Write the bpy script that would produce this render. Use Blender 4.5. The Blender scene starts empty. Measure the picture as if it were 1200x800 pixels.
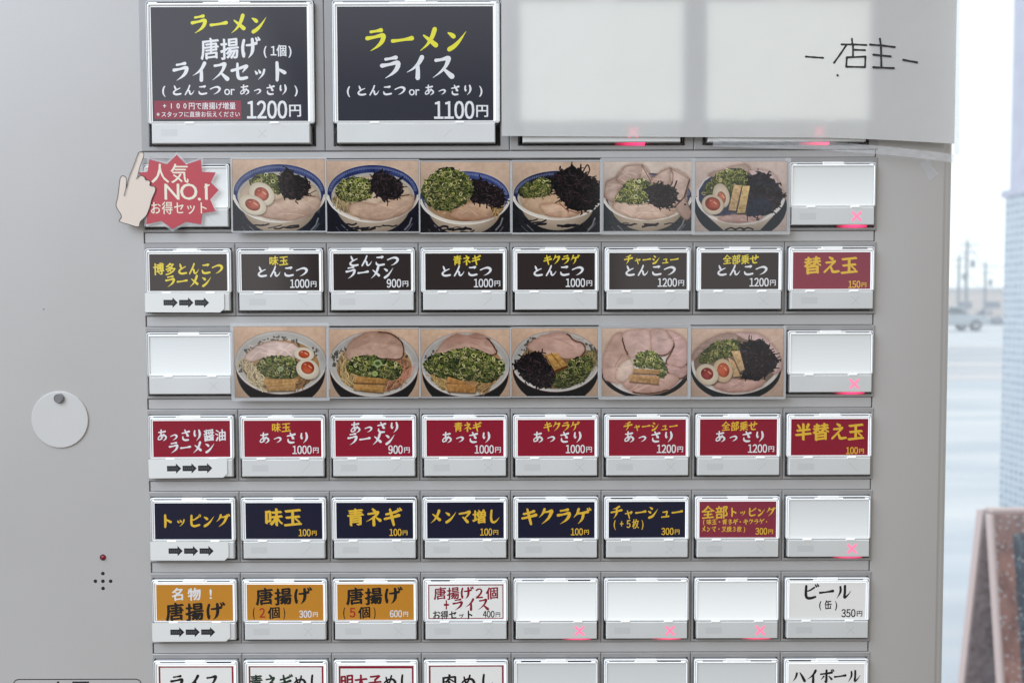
import bpy, bmesh, math, random
import numpy as np
from mathutils import Vector, Matrix

sc = bpy.context.scene
COL = sc.collection

# ---------------------------------------------------------------- camera
S = 0.00036                       # metres in one panel unit
FOC, DIST = 906.0, 906.0          # focal length and distance to the panel, in panel units
PITCH, ROLL = math.radians(2.25), math.radians(0.17)
FWD = Vector((0, math.cos(PITCH), -math.sin(PITCH)))
UP0 = Vector((0, math.sin(PITCH), math.cos(PITCH)))
RT0 = Vector((1, 0, 0))
RT = RT0 * math.cos(ROLL) - UP0 * math.sin(ROLL)
UP = UP0 * math.cos(ROLL) + RT0 * math.sin(ROLL)
CAM = -FWD * DIST * S
cd = bpy.data.cameras.new('camera')
cam = bpy.data.objects.new('camera', cd)
COL.objects.link(cam)
m = Matrix((RT, UP, -FWD)).transposed().to_4x4()
m.translation = CAM
cam.matrix_world = m
cd.sensor_width = 36.0
cd.lens = 36.0 * FOC / 1200.0
cd.clip_start, cd.clip_end = 0.02, 3000
cd.dof.use_dof = True
cd.dof.focus_distance = DIST * S
cd.dof.aperture_fstop = 12.5
sc.camera = cam

# ---------------------------------------------------------------- world: the dim shop behind the viewer, the white winter sky beyond
w = bpy.data.worlds.new('World')
sc.world = w
w.use_nodes = True
nt = w.node_tree
N, L = nt.nodes, nt.links
for n in list(N): N.remove(n)
out = N.new('ShaderNodeOutputWorld')
bg = N.new('ShaderNodeBackground')
L.new(bg.outputs[0], out.inputs[0])
tc = N.new('ShaderNodeTexCoord')
sx = N.new('ShaderNodeSeparateXYZ')
L.new(tc.outputs['Generated'], sx.inputs[0])
def wramp(sock, a, b, lo=0.0, hi=1.0):
    r = N.new('ShaderNodeMapRange'); r.interpolation_type = 'SMOOTHSTEP'
    L.new(sock, r.inputs[0])
    for i, v in enumerate((a, b, lo, hi)): r.inputs[i + 1].default_value = v
    return r.outputs[0]
def wmix(f, a, b):
    x = N.new('ShaderNodeMix'); x.data_type = 'RGBA'
    L.new(f, x.inputs[0])
    for sock, v in ((x.inputs[6], a), (x.inputs[7], b)):
        if isinstance(v, tuple): sock.default_value = (*v, 1)
        else: L.new(v, sock)
    return x.outputs[2]
def wmath(op, a, b):
    x = N.new('ShaderNodeMath'); x.operation = op
    L.new(a, x.inputs[0])
    if isinstance(b, float): x.inputs[1].default_value = b
    else: L.new(b, x.inputs[1])
    return x.outputs[0]
ROOM_LEFT, ROOM_RIGHT = (0.88, 0.86, 0.84), (0.66, 0.655, 0.645)
ROOM_DARK, SKY = (0.05, 0.043, 0.04), (1.12, 1.20, 1.22)
side = wmix(wramp(sx.outputs[0], -0.35, 0.35), ROOM_LEFT, ROOM_RIGHT)
rt_ = wramp(sx.outputs[0], 0.085, 0.15)
lf_ = wramp(wmath('MULTIPLY', sx.outputs[0], -1.0), 0.235, 0.31)
msk = wmath('MAXIMUM', wmath('MAXIMUM', rt_, lf_), wramp(sx.outputs[2], 0.24, 0.42))
room = wmix(msk, ROOM_DARK, side)
low = wmix(wramp(sx.outputs[2], -0.22, 0.06), wmix(msk, (0.05, 0.043, 0.04), (0.32, 0.27, 0.235)), room)
sky = wmix(wramp(sx.outputs[1], -0.05, 0.12), low, SKY)
L.new(sky, bg.inputs[0])
bg.inputs[1].default_value = 1.0

# ---------------------------------------------------------------- daylight from the shop's side window, off to the left of the viewer
ld = bpy.data.lights.new('side_window_light', 'AREA'); ld.shape = 'RECTANGLE'; ld.size, ld.size_y = 0.7, 0.9
ld.energy = 13.5; ld.color = (0.72, 0.83, 1.0)
lo_ = bpy.data.objects.new('side_window_light', ld); COL.objects.link(lo_)
lo_.location = (-0.82, -0.52, 0.72)
lo_.rotation_euler = (Vector((-0.12, 0, 0.02)) - lo_.location).to_track_quat('-Z', 'Y').to_euler()

# ---------------------------------------------------------------- exposure, view
sc.view_settings.view_transform = 'Standard'
sc.view_settings.look = 'None'
sc.view_settings.exposure = 0.08
sc.view_settings.gamma = 1.0
sc.view_settings.use_curve_mapping = False
sc.cycles.max_bounces = 10
sc.cycles.transparent_max_bounces = 12
sc.cycles.caustics_refractive = True

# ---------------------------------------------------------------- helpers
def lin(c):
    o = []
    for x in c[:3]:
        x = x / 255.0
        o.append(x / 12.92 if x <= 0.04045 else ((x + 0.055) / 1.055) ** 2.4)
    return tuple(o)
def seen(c, g=0.82):              # paint of a surface that reads as c under this room's light
    return tuple(min(0.9, x / g) for x in lin(c))

MATS = {}
def mat(name, col=(0.5, 0.5, 0.5), rough=0.5, metal=0.0, coat=0.0, coat_ior=1.5, emit=None, es=0.0, spec=0.5, coat_rough=0.06):
    if name in MATS: return MATS[name]
    M = bpy.data.materials.new(name); M.use_nodes = True
    b = M.node_tree.nodes['Principled BSDF']
    b.inputs['Base Color'].default_value = (*col[:3], 1)
    b.inputs['Roughness'].default_value = rough
    b.inputs['Metallic'].default_value = metal
    b.inputs['Specular IOR Level'].default_value = spec
    if coat:
        b.inputs['Coat Weight'].default_value = coat
        b.inputs['Coat IOR'].default_value = coat_ior
        b.inputs['Coat Roughness'].default_value = coat_rough
    if emit:
        b.inputs['Emission Color'].default_value = (*emit, 1)
        b.inputs['Emission Strength'].default_value = es
    MATS[name] = M
    return M
def nodes(M): return M.node_tree.nodes, M.node_tree.links, M.node_tree.nodes['Principled BSDF']
def add_noise(M, scale, c1, c2, bump=0.0, bscale=None, detail=4.0, stretch=(1, 1, 1), lo=0.35, hi=0.65):
    n, l, b = nodes(M)
    t = n.new('ShaderNodeTexCoord'); mp = n.new('ShaderNodeMapping')
    mp.inputs['Scale'].default_value = stretch
    l.new(t.outputs['Object'], mp.inputs[0])
    x = n.new('ShaderNodeTexNoise'); x.inputs['Scale'].default_value = scale; x.inputs['Detail'].default_value = detail
    l.new(mp.outputs[0], x.inputs[0])
    r = n.new('ShaderNodeMapRange'); r.inputs[1].default_value = lo; r.inputs[2].default_value = hi
    l.new(x.outputs[0], r.inputs[0])
    mx = n.new('ShaderNodeMix'); mx.data_type = 'RGBA'
    l.new(r.outputs[0], mx.inputs[0])
    mx.inputs[6].default_value = (*c1, 1); mx.inputs[7].default_value = (*c2, 1)
    l.new(mx.outputs[2], b.inputs['Base Color'])
    if bump:
        y = n.new('ShaderNodeTexNoise'); y.inputs['Scale'].default_value = bscale or scale; y.inputs['Detail'].default_value = 3
        l.new(t.outputs['Object'], y.inputs[0])
        bp = n.new('ShaderNodeBump'); bp.inputs['Strength'].default_value = bump; bp.inputs['Distance'].default_value = 0.001
        l.new(y.outputs[0], bp.inputs['Height']); l.new(bp.outputs[0], b.inputs['Normal'])
    return M

def at(px, py, y):                # where the ray through a photo pixel meets the plane at depth y
    d = FWD + RT * ((px - 600) / FOC) - UP * ((py - 400) / FOC)
    return CAM + d * ((y - CAM.y) / d.y)
def uv(px, py, h=0.0):
    p = at(px, py, -h * S)
    return p.x / S, -p.z / S

class MB:                         # one mesh under construction, in panel units (u right, v down, h towards the viewer)
    def __init__(s, world=False):
        s.v, s.f, s.mi, s.mats, s.world = [], [], [], [], world
    def m(s, M):
        if M not in s.mats: s.mats.append(M)
        return s.mats.index(M)
    def vert(s, a):
        s.v.append(tuple(a) if s.world else (a[0] * S, -a[2] * S, -a[1] * S)); return len(s.v) - 1
    def face(s, pts, M):
        s.f.append([s.vert(p) for p in pts]); s.mi.append(s.m(M))
    def box(s, u0, u1, v0, v1, h0, h1, M, ch=0.0, face_m=None):
        """a block with chamfered front edges"""
        lo = [(u0, v0, h0), (u1, v0, h0), (u1, v1, h0), (u0, v1, h0)]
        md = [(a, b, h1 - ch) for a, b, _ in lo]
        tp = [(u0 + ch, v0 + ch, h1), (u1 - ch, v0 + ch, h1), (u1 - ch, v1 - ch, h1), (u0 + ch, v1 - ch, h1)]
        s.loops([lo, md, tp] if ch else [lo, tp], M, cap_m=face_m, close0=True)
    def loops(s, rings, M, cap_m=None, close0=False, cap=True):
        idx = [[s.vert(p) for p in r] for r in rings]
        k = s.m(M); n = len(rings[0])
        for a, b in zip(idx, idx[1:]):
            for i in range(n):
                j = (i + 1) % n
                s.f.append([a[i], a[j], b[j], b[i]]); s.mi.append(k)
        if cap: s.f.append(list(idx[-1])); s.mi.append(s.m(cap_m or M))
        if close0: s.f.append(list(reversed(idx[0]))); s.mi.append(k)
    def build(s, name, parent=None, smooth=False, kind=None):
        me = bpy.data.meshes.new(name)
        me.from_pydata(s.v, [], s.f)
        for M in s.mats: me.materials.append(M)
        me.polygons.foreach_set('material_index', s.mi)
        if smooth: me.polygons.foreach_set('use_smooth', [True] * len(s.f))
        bm = bmesh.new(); bm.from_mesh(me)
        if not getattr(s, 'flat', False): bmesh.ops.recalc_face_normals(bm, faces=bm.faces)
        bm.to_mesh(me); bm.free()
        o = bpy.data.objects.new(name, me)
        COL.objects.link(o)
        if parent: o.parent = parent
        if kind: o['kind'] = kind
        return o
def rrect(u0, u1, v0, v1, r, h, k=4):
    p = []
    for cx, cy, a0 in ((u1 - r, v0 + r, -90), (u1 - r, v1 - r, 0), (u0 + r, v1 - r, 90), (u0 + r, v0 + r, 180)):
        for i in range(k + 1):
            a = math.radians(a0 + 90 * i / k)
            p.append((cx + r * math.cos(a), cy + r * math.sin(a), h))
    return p
def tag(o, label=None, cat=None, group=None, kind=None):
    if label: o['label'] = label
    if cat: o['category'] = cat
    if group: o['group'] = group
    if kind: o['kind'] = kind
    return o
def empty(name, loc=(0, 0, 0), parent=None):
    o = bpy.data.objects.new(name, None); COL.objects.link(o); o.location = loc
    o.empty_display_size = 0.02
    if parent: o.parent = parent
    return o
def mv(o, u, v, h=0.0):
    o.location = (u * S, -h * S, -v * S); return o

# ---------------------------------------------------------------- lettering
FONT = bpy.data.curves.new('letter', 'FONT'); FONT.resolution_u = 3
FOB = bpy.data.objects.new('letter', FONT); COL.objects.link(FOB)
GL = {}
def glyph(ch, bold):
    if (ch, bold) not in GL:
        FONT.body = ch; FONT.offset = bold
        dg = bpy.context.evaluated_depsgraph_get()
        e = FOB.evaluated_get(dg); me = e.to_mesh()
        vs = [(q.co.x, q.co.y) for q in me.vertices]; fs = [list(p.vertices) for p in me.polygons]
        e.to_mesh_clear()
        GL[ch, bold] = (vs, fs)
    return GL[ch, bold]
# brush strokes of the kana on the menu cards: x, y, width in a 100 box
K = {}
K['ラ'] = [[(30,17,9),(50,14,8),(72,10,12)],[(15,43,12),(45,38,9),(74,31,12),(82,36,13),(74,58,12),(55,77,8),(28,94,2)]]
K['ー'] = [[(9,54,11),(30,52,9),(60,48,9),(88,43,13)]]
K['メ'] = [[(72,7,13),(60,40,12),(40,70,8),(12,94,2)],[(27,32,6),(50,50,11),(76,71,14)]]
K['ン'] = [[(18,22,6),(32,30,12),(39,36,13)],[(22,88,13),(45,73,12),(68,48,8),(90,17,2)]]
K['イ'] = [[(72,9,13),(58,34,11),(36,55,7),(10,70,2)],[(54,40,11),(55,65,12),(54,93,13)]]
K['ス'] = [[(22,22,10),(45,19,9),(71,13,13),(73,20,13),(62,46,10),(40,70,7),(10,92,2)],[(52,55,7),(68,70,11),(87,87,15)]]
K['セ'] = [[(8,46,11),(45,36,10),(84,24,12),(80,34,10),(64,54,4)],[(38,12,9),(38,50,11),(41,78,12),(56,86,12),(86,81,11)]]
K['ツ'] = [[(14,26,6),(26,44,13)],[(42,18,6),(54,36,13)],[(88,16,11),(76,52,10),(38,92,2)]]
K['ト'] = [[(38,7,11),(40,50,13),(38,94,11)],[(42,38,6),(58,46,11),(78,57,13)]]
K['と'] = [[(30,12,7),(37,30,12),(44,45,9)],[(80,33,6),(56,44,8),(30,60,10),(24,76,12),(38,87,12),(60,88,12),(86,83,11)]]
K['ん'] = [[(52,9,9),(40,40,10),(12,90,9),(28,66,5),(42,54,8),(50,60,11),(52,78,11),(62,87,10),(78,76,7),(92,54,3)]]
K['こ'] = [[(26,22,8),(48,22,10),(75,17,11),(64,32,4)],[(20,62,7),(26,79,12),(48,86,12),(86,79,11)]]
K['つ'] = [[(6,42,8),(40,28,9),(70,24,13),(90,38,14),(80,61,11),(56,79,7),(34,88,2)]]
K['あ'] = [[(20,26,8),(44,25,9),(76,18,11)],[(42,7,9),(40,40,10),(46,80,7)],[(66,38,7),(56,60,7),(34,82,8),(18,84,8),(16,70,7),(32,54,8),(60,48,10),(82,58,11),(82,76,10),(58,94,3)]]
K['さ'] = [[(20,34,8),(50,28,10),(82,19,12)],[(44,7,8),(56,32,11),(72,55,11),(56,54,4)],[(26,60,7),(28,79,11),(46,89,12),(74,87,10)]]
K['り'] = [[(28,13,9),(25,40,11),(30,58,8),(40,44,3)],[(66,9,10),(73,38,13),(66,66,10),(42,94,2)]]
DK = [[(84,3,6),(91,15,9)],[(96,0,6),(103,11,9)]]
K['け'] = [[(22,13,10),(15,46,11),(20,86,10),(27,70,3)],[(36,36,8),(58,34,9),(86,27,11)],[(66,9,11),(68,45,12),(62,72,10),(44,94,2)]]
K['げ'] = K['け'] + DK
K['ネ'] = [[(44,5,8),(55,16,12)],[(20,33,9),(50,29,9),(74,23,12),(60,44,10),(38,60,7),(8,76,2)],[(50,52,11),(51,95,12)],[(62,52,6),(86,69,13)]]
K['キ'] = [[(19,35,10),(50,28,9),(78,19,12)],[(10,61,10),(50,52,10),(90,41,13)],[(40,7,9),(50,50,12),(61,95,10)]]
K['ギ'] = K['キ'] + DK
K['ク'] = [[(38,7,11),(28,32,9),(6,56,2)],[(36,24,8),(58,22,9),(80,17,13),(75,34,13),(58,64,10),(22,94,2)]]
K['グ'] = K['ク'] + DK
K['ケ'] = [[(34,7,11),(24,34,9),(4,56,2)],[(26,34,8),(54,30,10),(88,23,12)],[(62,30,12),(54,66,10),(30,94,2)]]
K['ゲ'] = K['ケ'] + DK
K['チ'] = [[(72,7,12),(50,18,9),(20,25,3)],[(6,50,10),(48,42,10),(92,33,13)],[(52,22,11),(50,58,11),(26,94,2)]]
K['ヤ'] = [[(6,44,9),(48,36,10),(90,24,13),(74,52,4)],[(34,10,9),(48,54,11),(60,95,10)]]
K['シ'] = [[(24,13,6),(41,24,13)],[(10,41,6),(27,52,13)],[(18,90,13),(50,75,12),(90,26,2)]]
K['ユ'] = [[(22,28,10),(50,25,10),(74,20,12),(68,50,11),(62,78,9)],[(5,84,11),(50,80,10),(95,75,13)]]
K['ヒ'] = [[(78,21,9),(54,37,8),(30,45,6)],[(28,11,11),(26,60,12),(32,83,12),(54,88,12),(85,79,10)]]
K['ピ'] = K['ヒ'] + [[(88,4,5),(96,9,5),(94,18,5),(86,19,5),(82,12,5),(87,4,5)]]
K['ビ'] = K['ヒ'] + DK
K['マ'] = [[(12,30,10),(50,24,10),(82,16,13),(75,34,11),(52,59,6),(46,62,4)],[(36,54,8),(50,66,12),(68,86,14)]]
K['し'] = [[(34,7,10),(30,48,11),(34,81,12),(52,90,11),(72,77,7),(88,56,3)]]
K['え'] = [[(42,7,8),(57,16,12)],[(24,36,9),(50,34,9),(72,29,10),(50,52,8),(14,88,9),(30,70,5),(46,60,9),(54,72,10),(62,87,11),(93,84,10)]]
K['せ'] = [[(6,44,10),(50,36,10),(94,27,12)],[(70,9,10),(68,40,11),(57,61,5)],[(32,18,10),(32,60,11),(42,84,12),(78,83,10)]]
K['お'] = [[(14,30,9),(36,28,9),(60,22,10)],[(36,7,9),(36,50,10),(34,87,9),(17,80,6),(22,64,6),(50,50,9),(80,56,11),(82,76,10),(56,92,3)],[(74,13,7),(92,28,12)]]
K['ル'] = [[(30,17,10),(30,50,10),(8,90,2)],[(58,11,11),(58,50,11),(56,84,11),(74,71,7),(96,42,2)]]
K['ハ'] = [[(36,27,11),(28,56,10),(6,86,2)],[(58,23,6),(76,50,12),(94,82,14)]]
K['ホ'] = [[(8,35,10),(50,30,10),(90,23,12)],[(50,7,11),(50,50,12),(48,92,11),(34,80,3)],[(30,50,9),(10,74,3)],[(68,48,6),(88,69,12)]]
K['ボ'] = K['ホ'] + DK
K['め'] = [[(26,21,8),(34,50,10),(50,82,9)],[(62,11,9),(52,46,9),(28,80,9),(14,78,8),(15,56,8),(40,36,9),(72,34,11),(88,54,12),(80,78,10),(52,96,3)]]
for small, big in (('ッ', 'ツ'), ('っ', 'つ'), ('ャ', 'ヤ'), ('ュ', 'ユ')):
    K[small] = [[(18 + x * 0.64, 32 + y * 0.64, q * 0.8) for x, y, q in st] for st in K[big]]

def smooth_path(pts, k=5):
    if len(pts) == 2: return pts
    P = [pts[0]] + list(pts) + [pts[-1]]; o = []
    for i in range(1, len(P) - 2):
        a, b, c, d = (np.array(P[i + j], float) for j in (-1, 0, 1, 2))
        for t in np.linspace(0, 1, k, endpoint=False):
            o.append(tuple(0.5 * ((2 * b) + (c - a) * t + (2 * a - 5 * b + 4 * c - d) * t * t + (3 * b - a - 3 * c + d) * t ** 3)))
    o.append(tuple(map(float, pts[-1])))
    return o
def ink_path(mb, pts, h, M, seg=8):
    """a brush stroke as short quads and round joints, each a hair above the one before"""
    for i, (x, y, q) in enumerate(pts):
        q = max(q, 0.05)
        mb.face([(x + q / 2 * math.cos(2 * math.pi * j / seg), y + q / 2 * math.sin(2 * math.pi * j / seg), h) for j in range(seg)], M); h += 0.003
        if i + 1 < len(pts):
            x2, y2, q2 = pts[i + 1]; q2 = max(q2, 0.05)
            d = math.hypot(x2 - x, y2 - y)
            if d < 1e-6: continue
            nx, ny = -(y2 - y) / d, (x2 - x) / d
            mb.face([(x + nx * q / 2, y + ny * q / 2, h), (x2 + nx * q2 / 2, y2 + ny * q2 / 2, h), (x2 - nx * q2 / 2, y2 - ny * q2 / 2, h), (x - nx * q / 2, y - ny * q / 2, h)], M); h += 0.003
    return h
def put_char(mb, ch, cx, cy, sx_, sy_, M, h, style):
    if style == 'brush' and ch in K:
        for st in K[ch]:
            pts = smooth_path([(x, y, q) for x, y, q in st], 4)
            h = ink_path(mb, [(cx + (x - 50) / 100 * sx_, cy + (y - 50) / 100 * sy_, 1.36 * (q / 10) ** 1.28 * (sx_ + sy_) / 20) for x, y, q in pts], h, M)
        return
    if style != 'plain' and ch.isdigit(): ch = chr(ord(ch) + 0xFEE0)
    wide = ord(ch) > 0x2e80
    bold = 0.0
    vs, fs = glyph(ch, bold)
    if not vs: return
    if wide: ox, oy, tilt = 0.5, 0.385, (0.10 if style == 'brush' else 0.0)
    else:
        xs = [a for a, _ in vs]; ox, oy, tilt = (min(xs) + max(xs)) / 2, 0.345, 0.0
    offs = {'brush': [(-0.026, 0.016), (-.010, .016), (0.0, 0.0), (.010, -.016), (0.026, -0.016)], 'fat': [(-.022, .014), (.022, .014), (-.022, -.014), (.022, -.014)],
            'num': [(-.026, .012), (.026, .012), (-.026, -.012), (.026, -.012)], 'plain': [(-.012, .006), (.012, -.006)]}[style]
    nib = 1.4 if style == 'brush' and (16.5 <= sy_ < 22.5) else 1.0
    for dx, dy in [(nib * p, nib * q) for p, q in offs]:
        base = len(mb.v)
        for x, y in vs:
            x2, y2 = x - ox + dx, y - oy + dy + tilt * (x - ox)
            mb.vert((cx + x2 * sx_, cy - y2 * sy_, h))
        k = mb.m(M)
        for f in fs: mb.f.append([base + i for i in f]); mb.mi.append(k)
        h += 0.012
def text(mb, s, x0, x1, cy, size, M, h, style='brush', squash=None):
    """letters of one height spread evenly between x0 and x1"""
    n = len(s); pitch = (x1 - x0) / n
    sx_ = min(size, pitch * .97) if squash is None else squash * size
    for i, ch in enumerate(s):
        if ch != ' ': put_char(mb, ch, x0 + pitch * (i + 0.5), cy, sx_, size, M, h, style)
def price(mb, s, x1, cy, size, M, h):
    """narrow figures ending in a yen sign"""
    if size < 9.9: size *= .9
    cy -= .9; size *= .94
    d = s[:-1]; wd = size * 0.60; wy = size * 0.80
    put_char(mb, '円', x1 - wy / 2, cy + size * 0.06, wy, wy * 0.98, M, h, 'fat')
    x = x1 - wy - 0.8
    for ch in reversed(d):
        put_char(mb, ch, x - wd / 2, cy, size * 0.96, size * 1.34, M, h, 'num'); x -= wd
# ---------------------------------------------------------------- materials of the machine
PAINT = mat('painted_steel', (0.52, 0.52, 0.515), 0.42)
add_noise(PAINT, 9.0, (0.535, 0.515, 0.487), (0.565, 0.545, 0.517), bump=0.05, bscale=1500)
RAILM = add_noise(mat('rail_plastic', (0.5, 0.5, 0.49), 0.38), 20, (0.535, 0.525, 0.51), (0.56, 0.55, 0.535), bump=0.03, bscale=1800)
BEZ = add_noise(mat('bezel_plastic', (0.33, 0.33, 0.325), 0.42), 30, (0.375, 0.366, 0.356), (0.405, 0.396, 0.386), bump=0.04, bscale=2200)
WELL = mat('dark_recess', (0.035, 0.035, 0.036), 0.6)
LIT = mat('backlit_plastic', (0.8, 0.82, 0.82), 0.3, emit=(0.93, 0.97, 1.0), es=0.62)
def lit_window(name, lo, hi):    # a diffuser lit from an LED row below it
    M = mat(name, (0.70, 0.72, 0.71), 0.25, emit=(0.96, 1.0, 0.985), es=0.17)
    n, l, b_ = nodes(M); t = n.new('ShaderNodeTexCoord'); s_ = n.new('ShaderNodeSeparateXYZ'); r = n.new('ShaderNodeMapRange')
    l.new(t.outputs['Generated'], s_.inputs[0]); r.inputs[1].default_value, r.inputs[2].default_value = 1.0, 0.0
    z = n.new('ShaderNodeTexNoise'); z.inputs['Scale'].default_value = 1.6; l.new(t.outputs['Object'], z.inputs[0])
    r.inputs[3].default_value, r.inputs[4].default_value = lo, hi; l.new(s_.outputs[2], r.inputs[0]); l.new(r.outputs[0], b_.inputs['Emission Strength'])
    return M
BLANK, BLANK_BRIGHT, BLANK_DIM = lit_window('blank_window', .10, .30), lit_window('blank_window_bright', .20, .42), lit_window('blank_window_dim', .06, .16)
RIM = mat('rim_painted_glow', (0.82, 0.84, 0.84), 0.12, emit=(0.95, 0.98, 1.0), es=0.30)  # opaque white glow painted in for backlight caught by the clear rim
GROOVE = mat('rim_painted_grey', (0.42, 0.43, 0.44), 0.15)  # opaque grey painted in for the darker lines inside the clear rim
BLANKBIG = mat('big_blank_window', (0.75, 0.77, 0.76), 0.3, emit=(0.97, 1.0, 0.96), es=0.50)
LITBIG = mat('big_backlit_plastic', (0.8, 0.82, 0.82), 0.3, emit=(0.95, 0.98, 0.96), es=0.9)
FLAP = add_noise(mat('flap_plastic', (0.62, 0.63, 0.61), 0.35), 45, (0.76, 0.765, 0.74), (0.80, 0.805, 0.785))
SMUDGE = mat('worn_print', (0.70, 0.705, 0.685), 0.4)
MARK = mat('unlit_cross_print', (0.66, 0.665, 0.65), 0.4)
CROSS = mat('lit_cross', (0.9, 0.25, 0.35), 0.4, emit=(1.0, 0.13, 0.27), es=0.85)
GLOW = mat('red_led', (0.8, 0.05, 0.12), 0.4, emit=(1.0, 0.05, 0.19), es=2.2)
_n, _l, _b = nodes(GLOW); _t = _n.new('ShaderNodeTexCoord'); _s = _n.new('ShaderNodeSeparateXYZ'); _l.new(_t.outputs['Generated'], _s.inputs[0])
_a = _n.new('ShaderNodeMath'); _a.operation = 'SUBTRACT'; _a.inputs[1].default_value = .47; _l.new(_s.outputs[0], _a.inputs[0])
_a2 = _n.new('ShaderNodeMath'); _a2.operation = 'ABSOLUTE'; _l.new(_a.outputs[0], _a2.inputs[0])
_r = _n.new('ShaderNodeMapRange'); _r.interpolation_type = 'SMOOTHSTEP'; _l.new(_a2.outputs[0], _r.inputs[0])
for _i, _v in enumerate((.05, .5, 1.7, .12)): _r.inputs[_i + 1].default_value = _v
_l.new(_r.outputs[0], _b.inputs['Emission Strength'])
CLEAR = mat('clear_acrylic', (0.97, 0.98, 0.98), 0.05)
_b = CLEAR.node_tree.nodes['Principled BSDF']; _b.inputs['Transmission Weight'].default_value = 1.0; _b.inputs['IOR'].default_value = 1.46
TABM = mat('clip_plastic', (0.85, 0.87, 0.87), 0.2, emit=(1, 1, 1), es=0.25)
INKKW = dict(coat=1.0, coat_ior=1.68, spec=0.1)
def paper(name, c, g=0.85, **k): return mat(name, seen(c, g), 0.5, **{**INKKW, **k})
C_DARK, C_SLATE = paper('card_dark_brown', (46, 37, 36)), paper('card_slate', (50, 51, 60))
C_CRIM, C_NAVY, C_OCHRE, C_ROSE = paper('card_crimson', (140, 8, 40)), paper('card_navy', (6, 10, 42)), paper('card_ochre', (196, 132, 38)), paper('card_rose', (136, 42, 62))
C_WHITE = paper('card_white', (224, 223, 218), emit=(1, 1, .98), es=.10)
I_WHITE, I_GOLD, I_YEL = paper('ink_white', (240, 240, 236)), paper('ink_gold', (226, 182, 54)), paper('ink_yellow', (232, 220, 62))
I_LEMON = paper('ink_lemon_gold', (226, 202, 58))
I_BLACK, I_CRIM, I_RED, I_GREEN = paper('ink_black', (24, 22, 22)), paper('ink_crimson', (140, 24, 46)), paper('ink_red', (166, 40, 34)), paper('ink_green', (34, 54, 42))
PAPERM = mat('arrow_paper', seen((222, 222, 217)), 0.55)

# ---------------------------------------------------------------- ticket machine
machine = tag(empty('ticket_machine', (0, 0, 0)), 'large light grey meal ticket vending machine with rows of backlit menu buttons', 'ticket machine')
U0, CP = -429.3, 106.8
def row_v(r): return -212.6 + 97.1 * (r - 2)
OL, OR, OT, OB = -429.1, 423.6, -410.0, 475.0        # the opening the buttons sit in
mb = MB()
mb.box(-720, OL, -900, 2300, -14, 0, PAINT)
mb.box(OL + 0.01, OR - 0.01, -900, OT, -14, -0.02, PAINT)
mb.box(OL + 0.01, OR - 0.01, OB, 2300, -14, -0.02, PAINT)
prof = [(OR, -14), (OR, 0), (501.5, 0), (503.5, -0.5), (504.7, -1.6), (506.5, -2.0)]
prof += [(506.5 + 9.5 * math.sin(math.radians(a)), -11.5 + 9.5 * math.cos(math.radians(a))) for a in range(10, 91, 10)]
prof += [(516.0, -14)]
mb.loops([[(a, -900, b) for a, b in prof], [(a, 2300, b) for a, b in prof]], PAINT, close0=True)
mb.box(-719.5, 515.7, -899, 2299, -900, -14.2, PAINT)
house = mb.build('housing', machine)
def bevel_shade(o, ang=35):
    o.data.polygons.foreach_set('use_smooth', [True] * len(o.data.polygons))
    o.data.set_sharp_from_angle(angle=math.radians(ang))
bevel_shade(house)
for r in range(1, 9):
    top = -221.0 if r == 1 else row_v(r) + 85
    bot = row_v(r + 1) if r < 8 else OB
    mb = MB()
    mb.box(-427.3, 422.1, top + 0.15, bot - 0.15, -9, 0.2, RAILM, ch=0.5)
    mb.build('rail', machine)
mb = MB(); mb.box(OL, OR, OT, OB, -14.1, -9.5, BEZ); mb.build('button_backing', machine)

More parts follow.
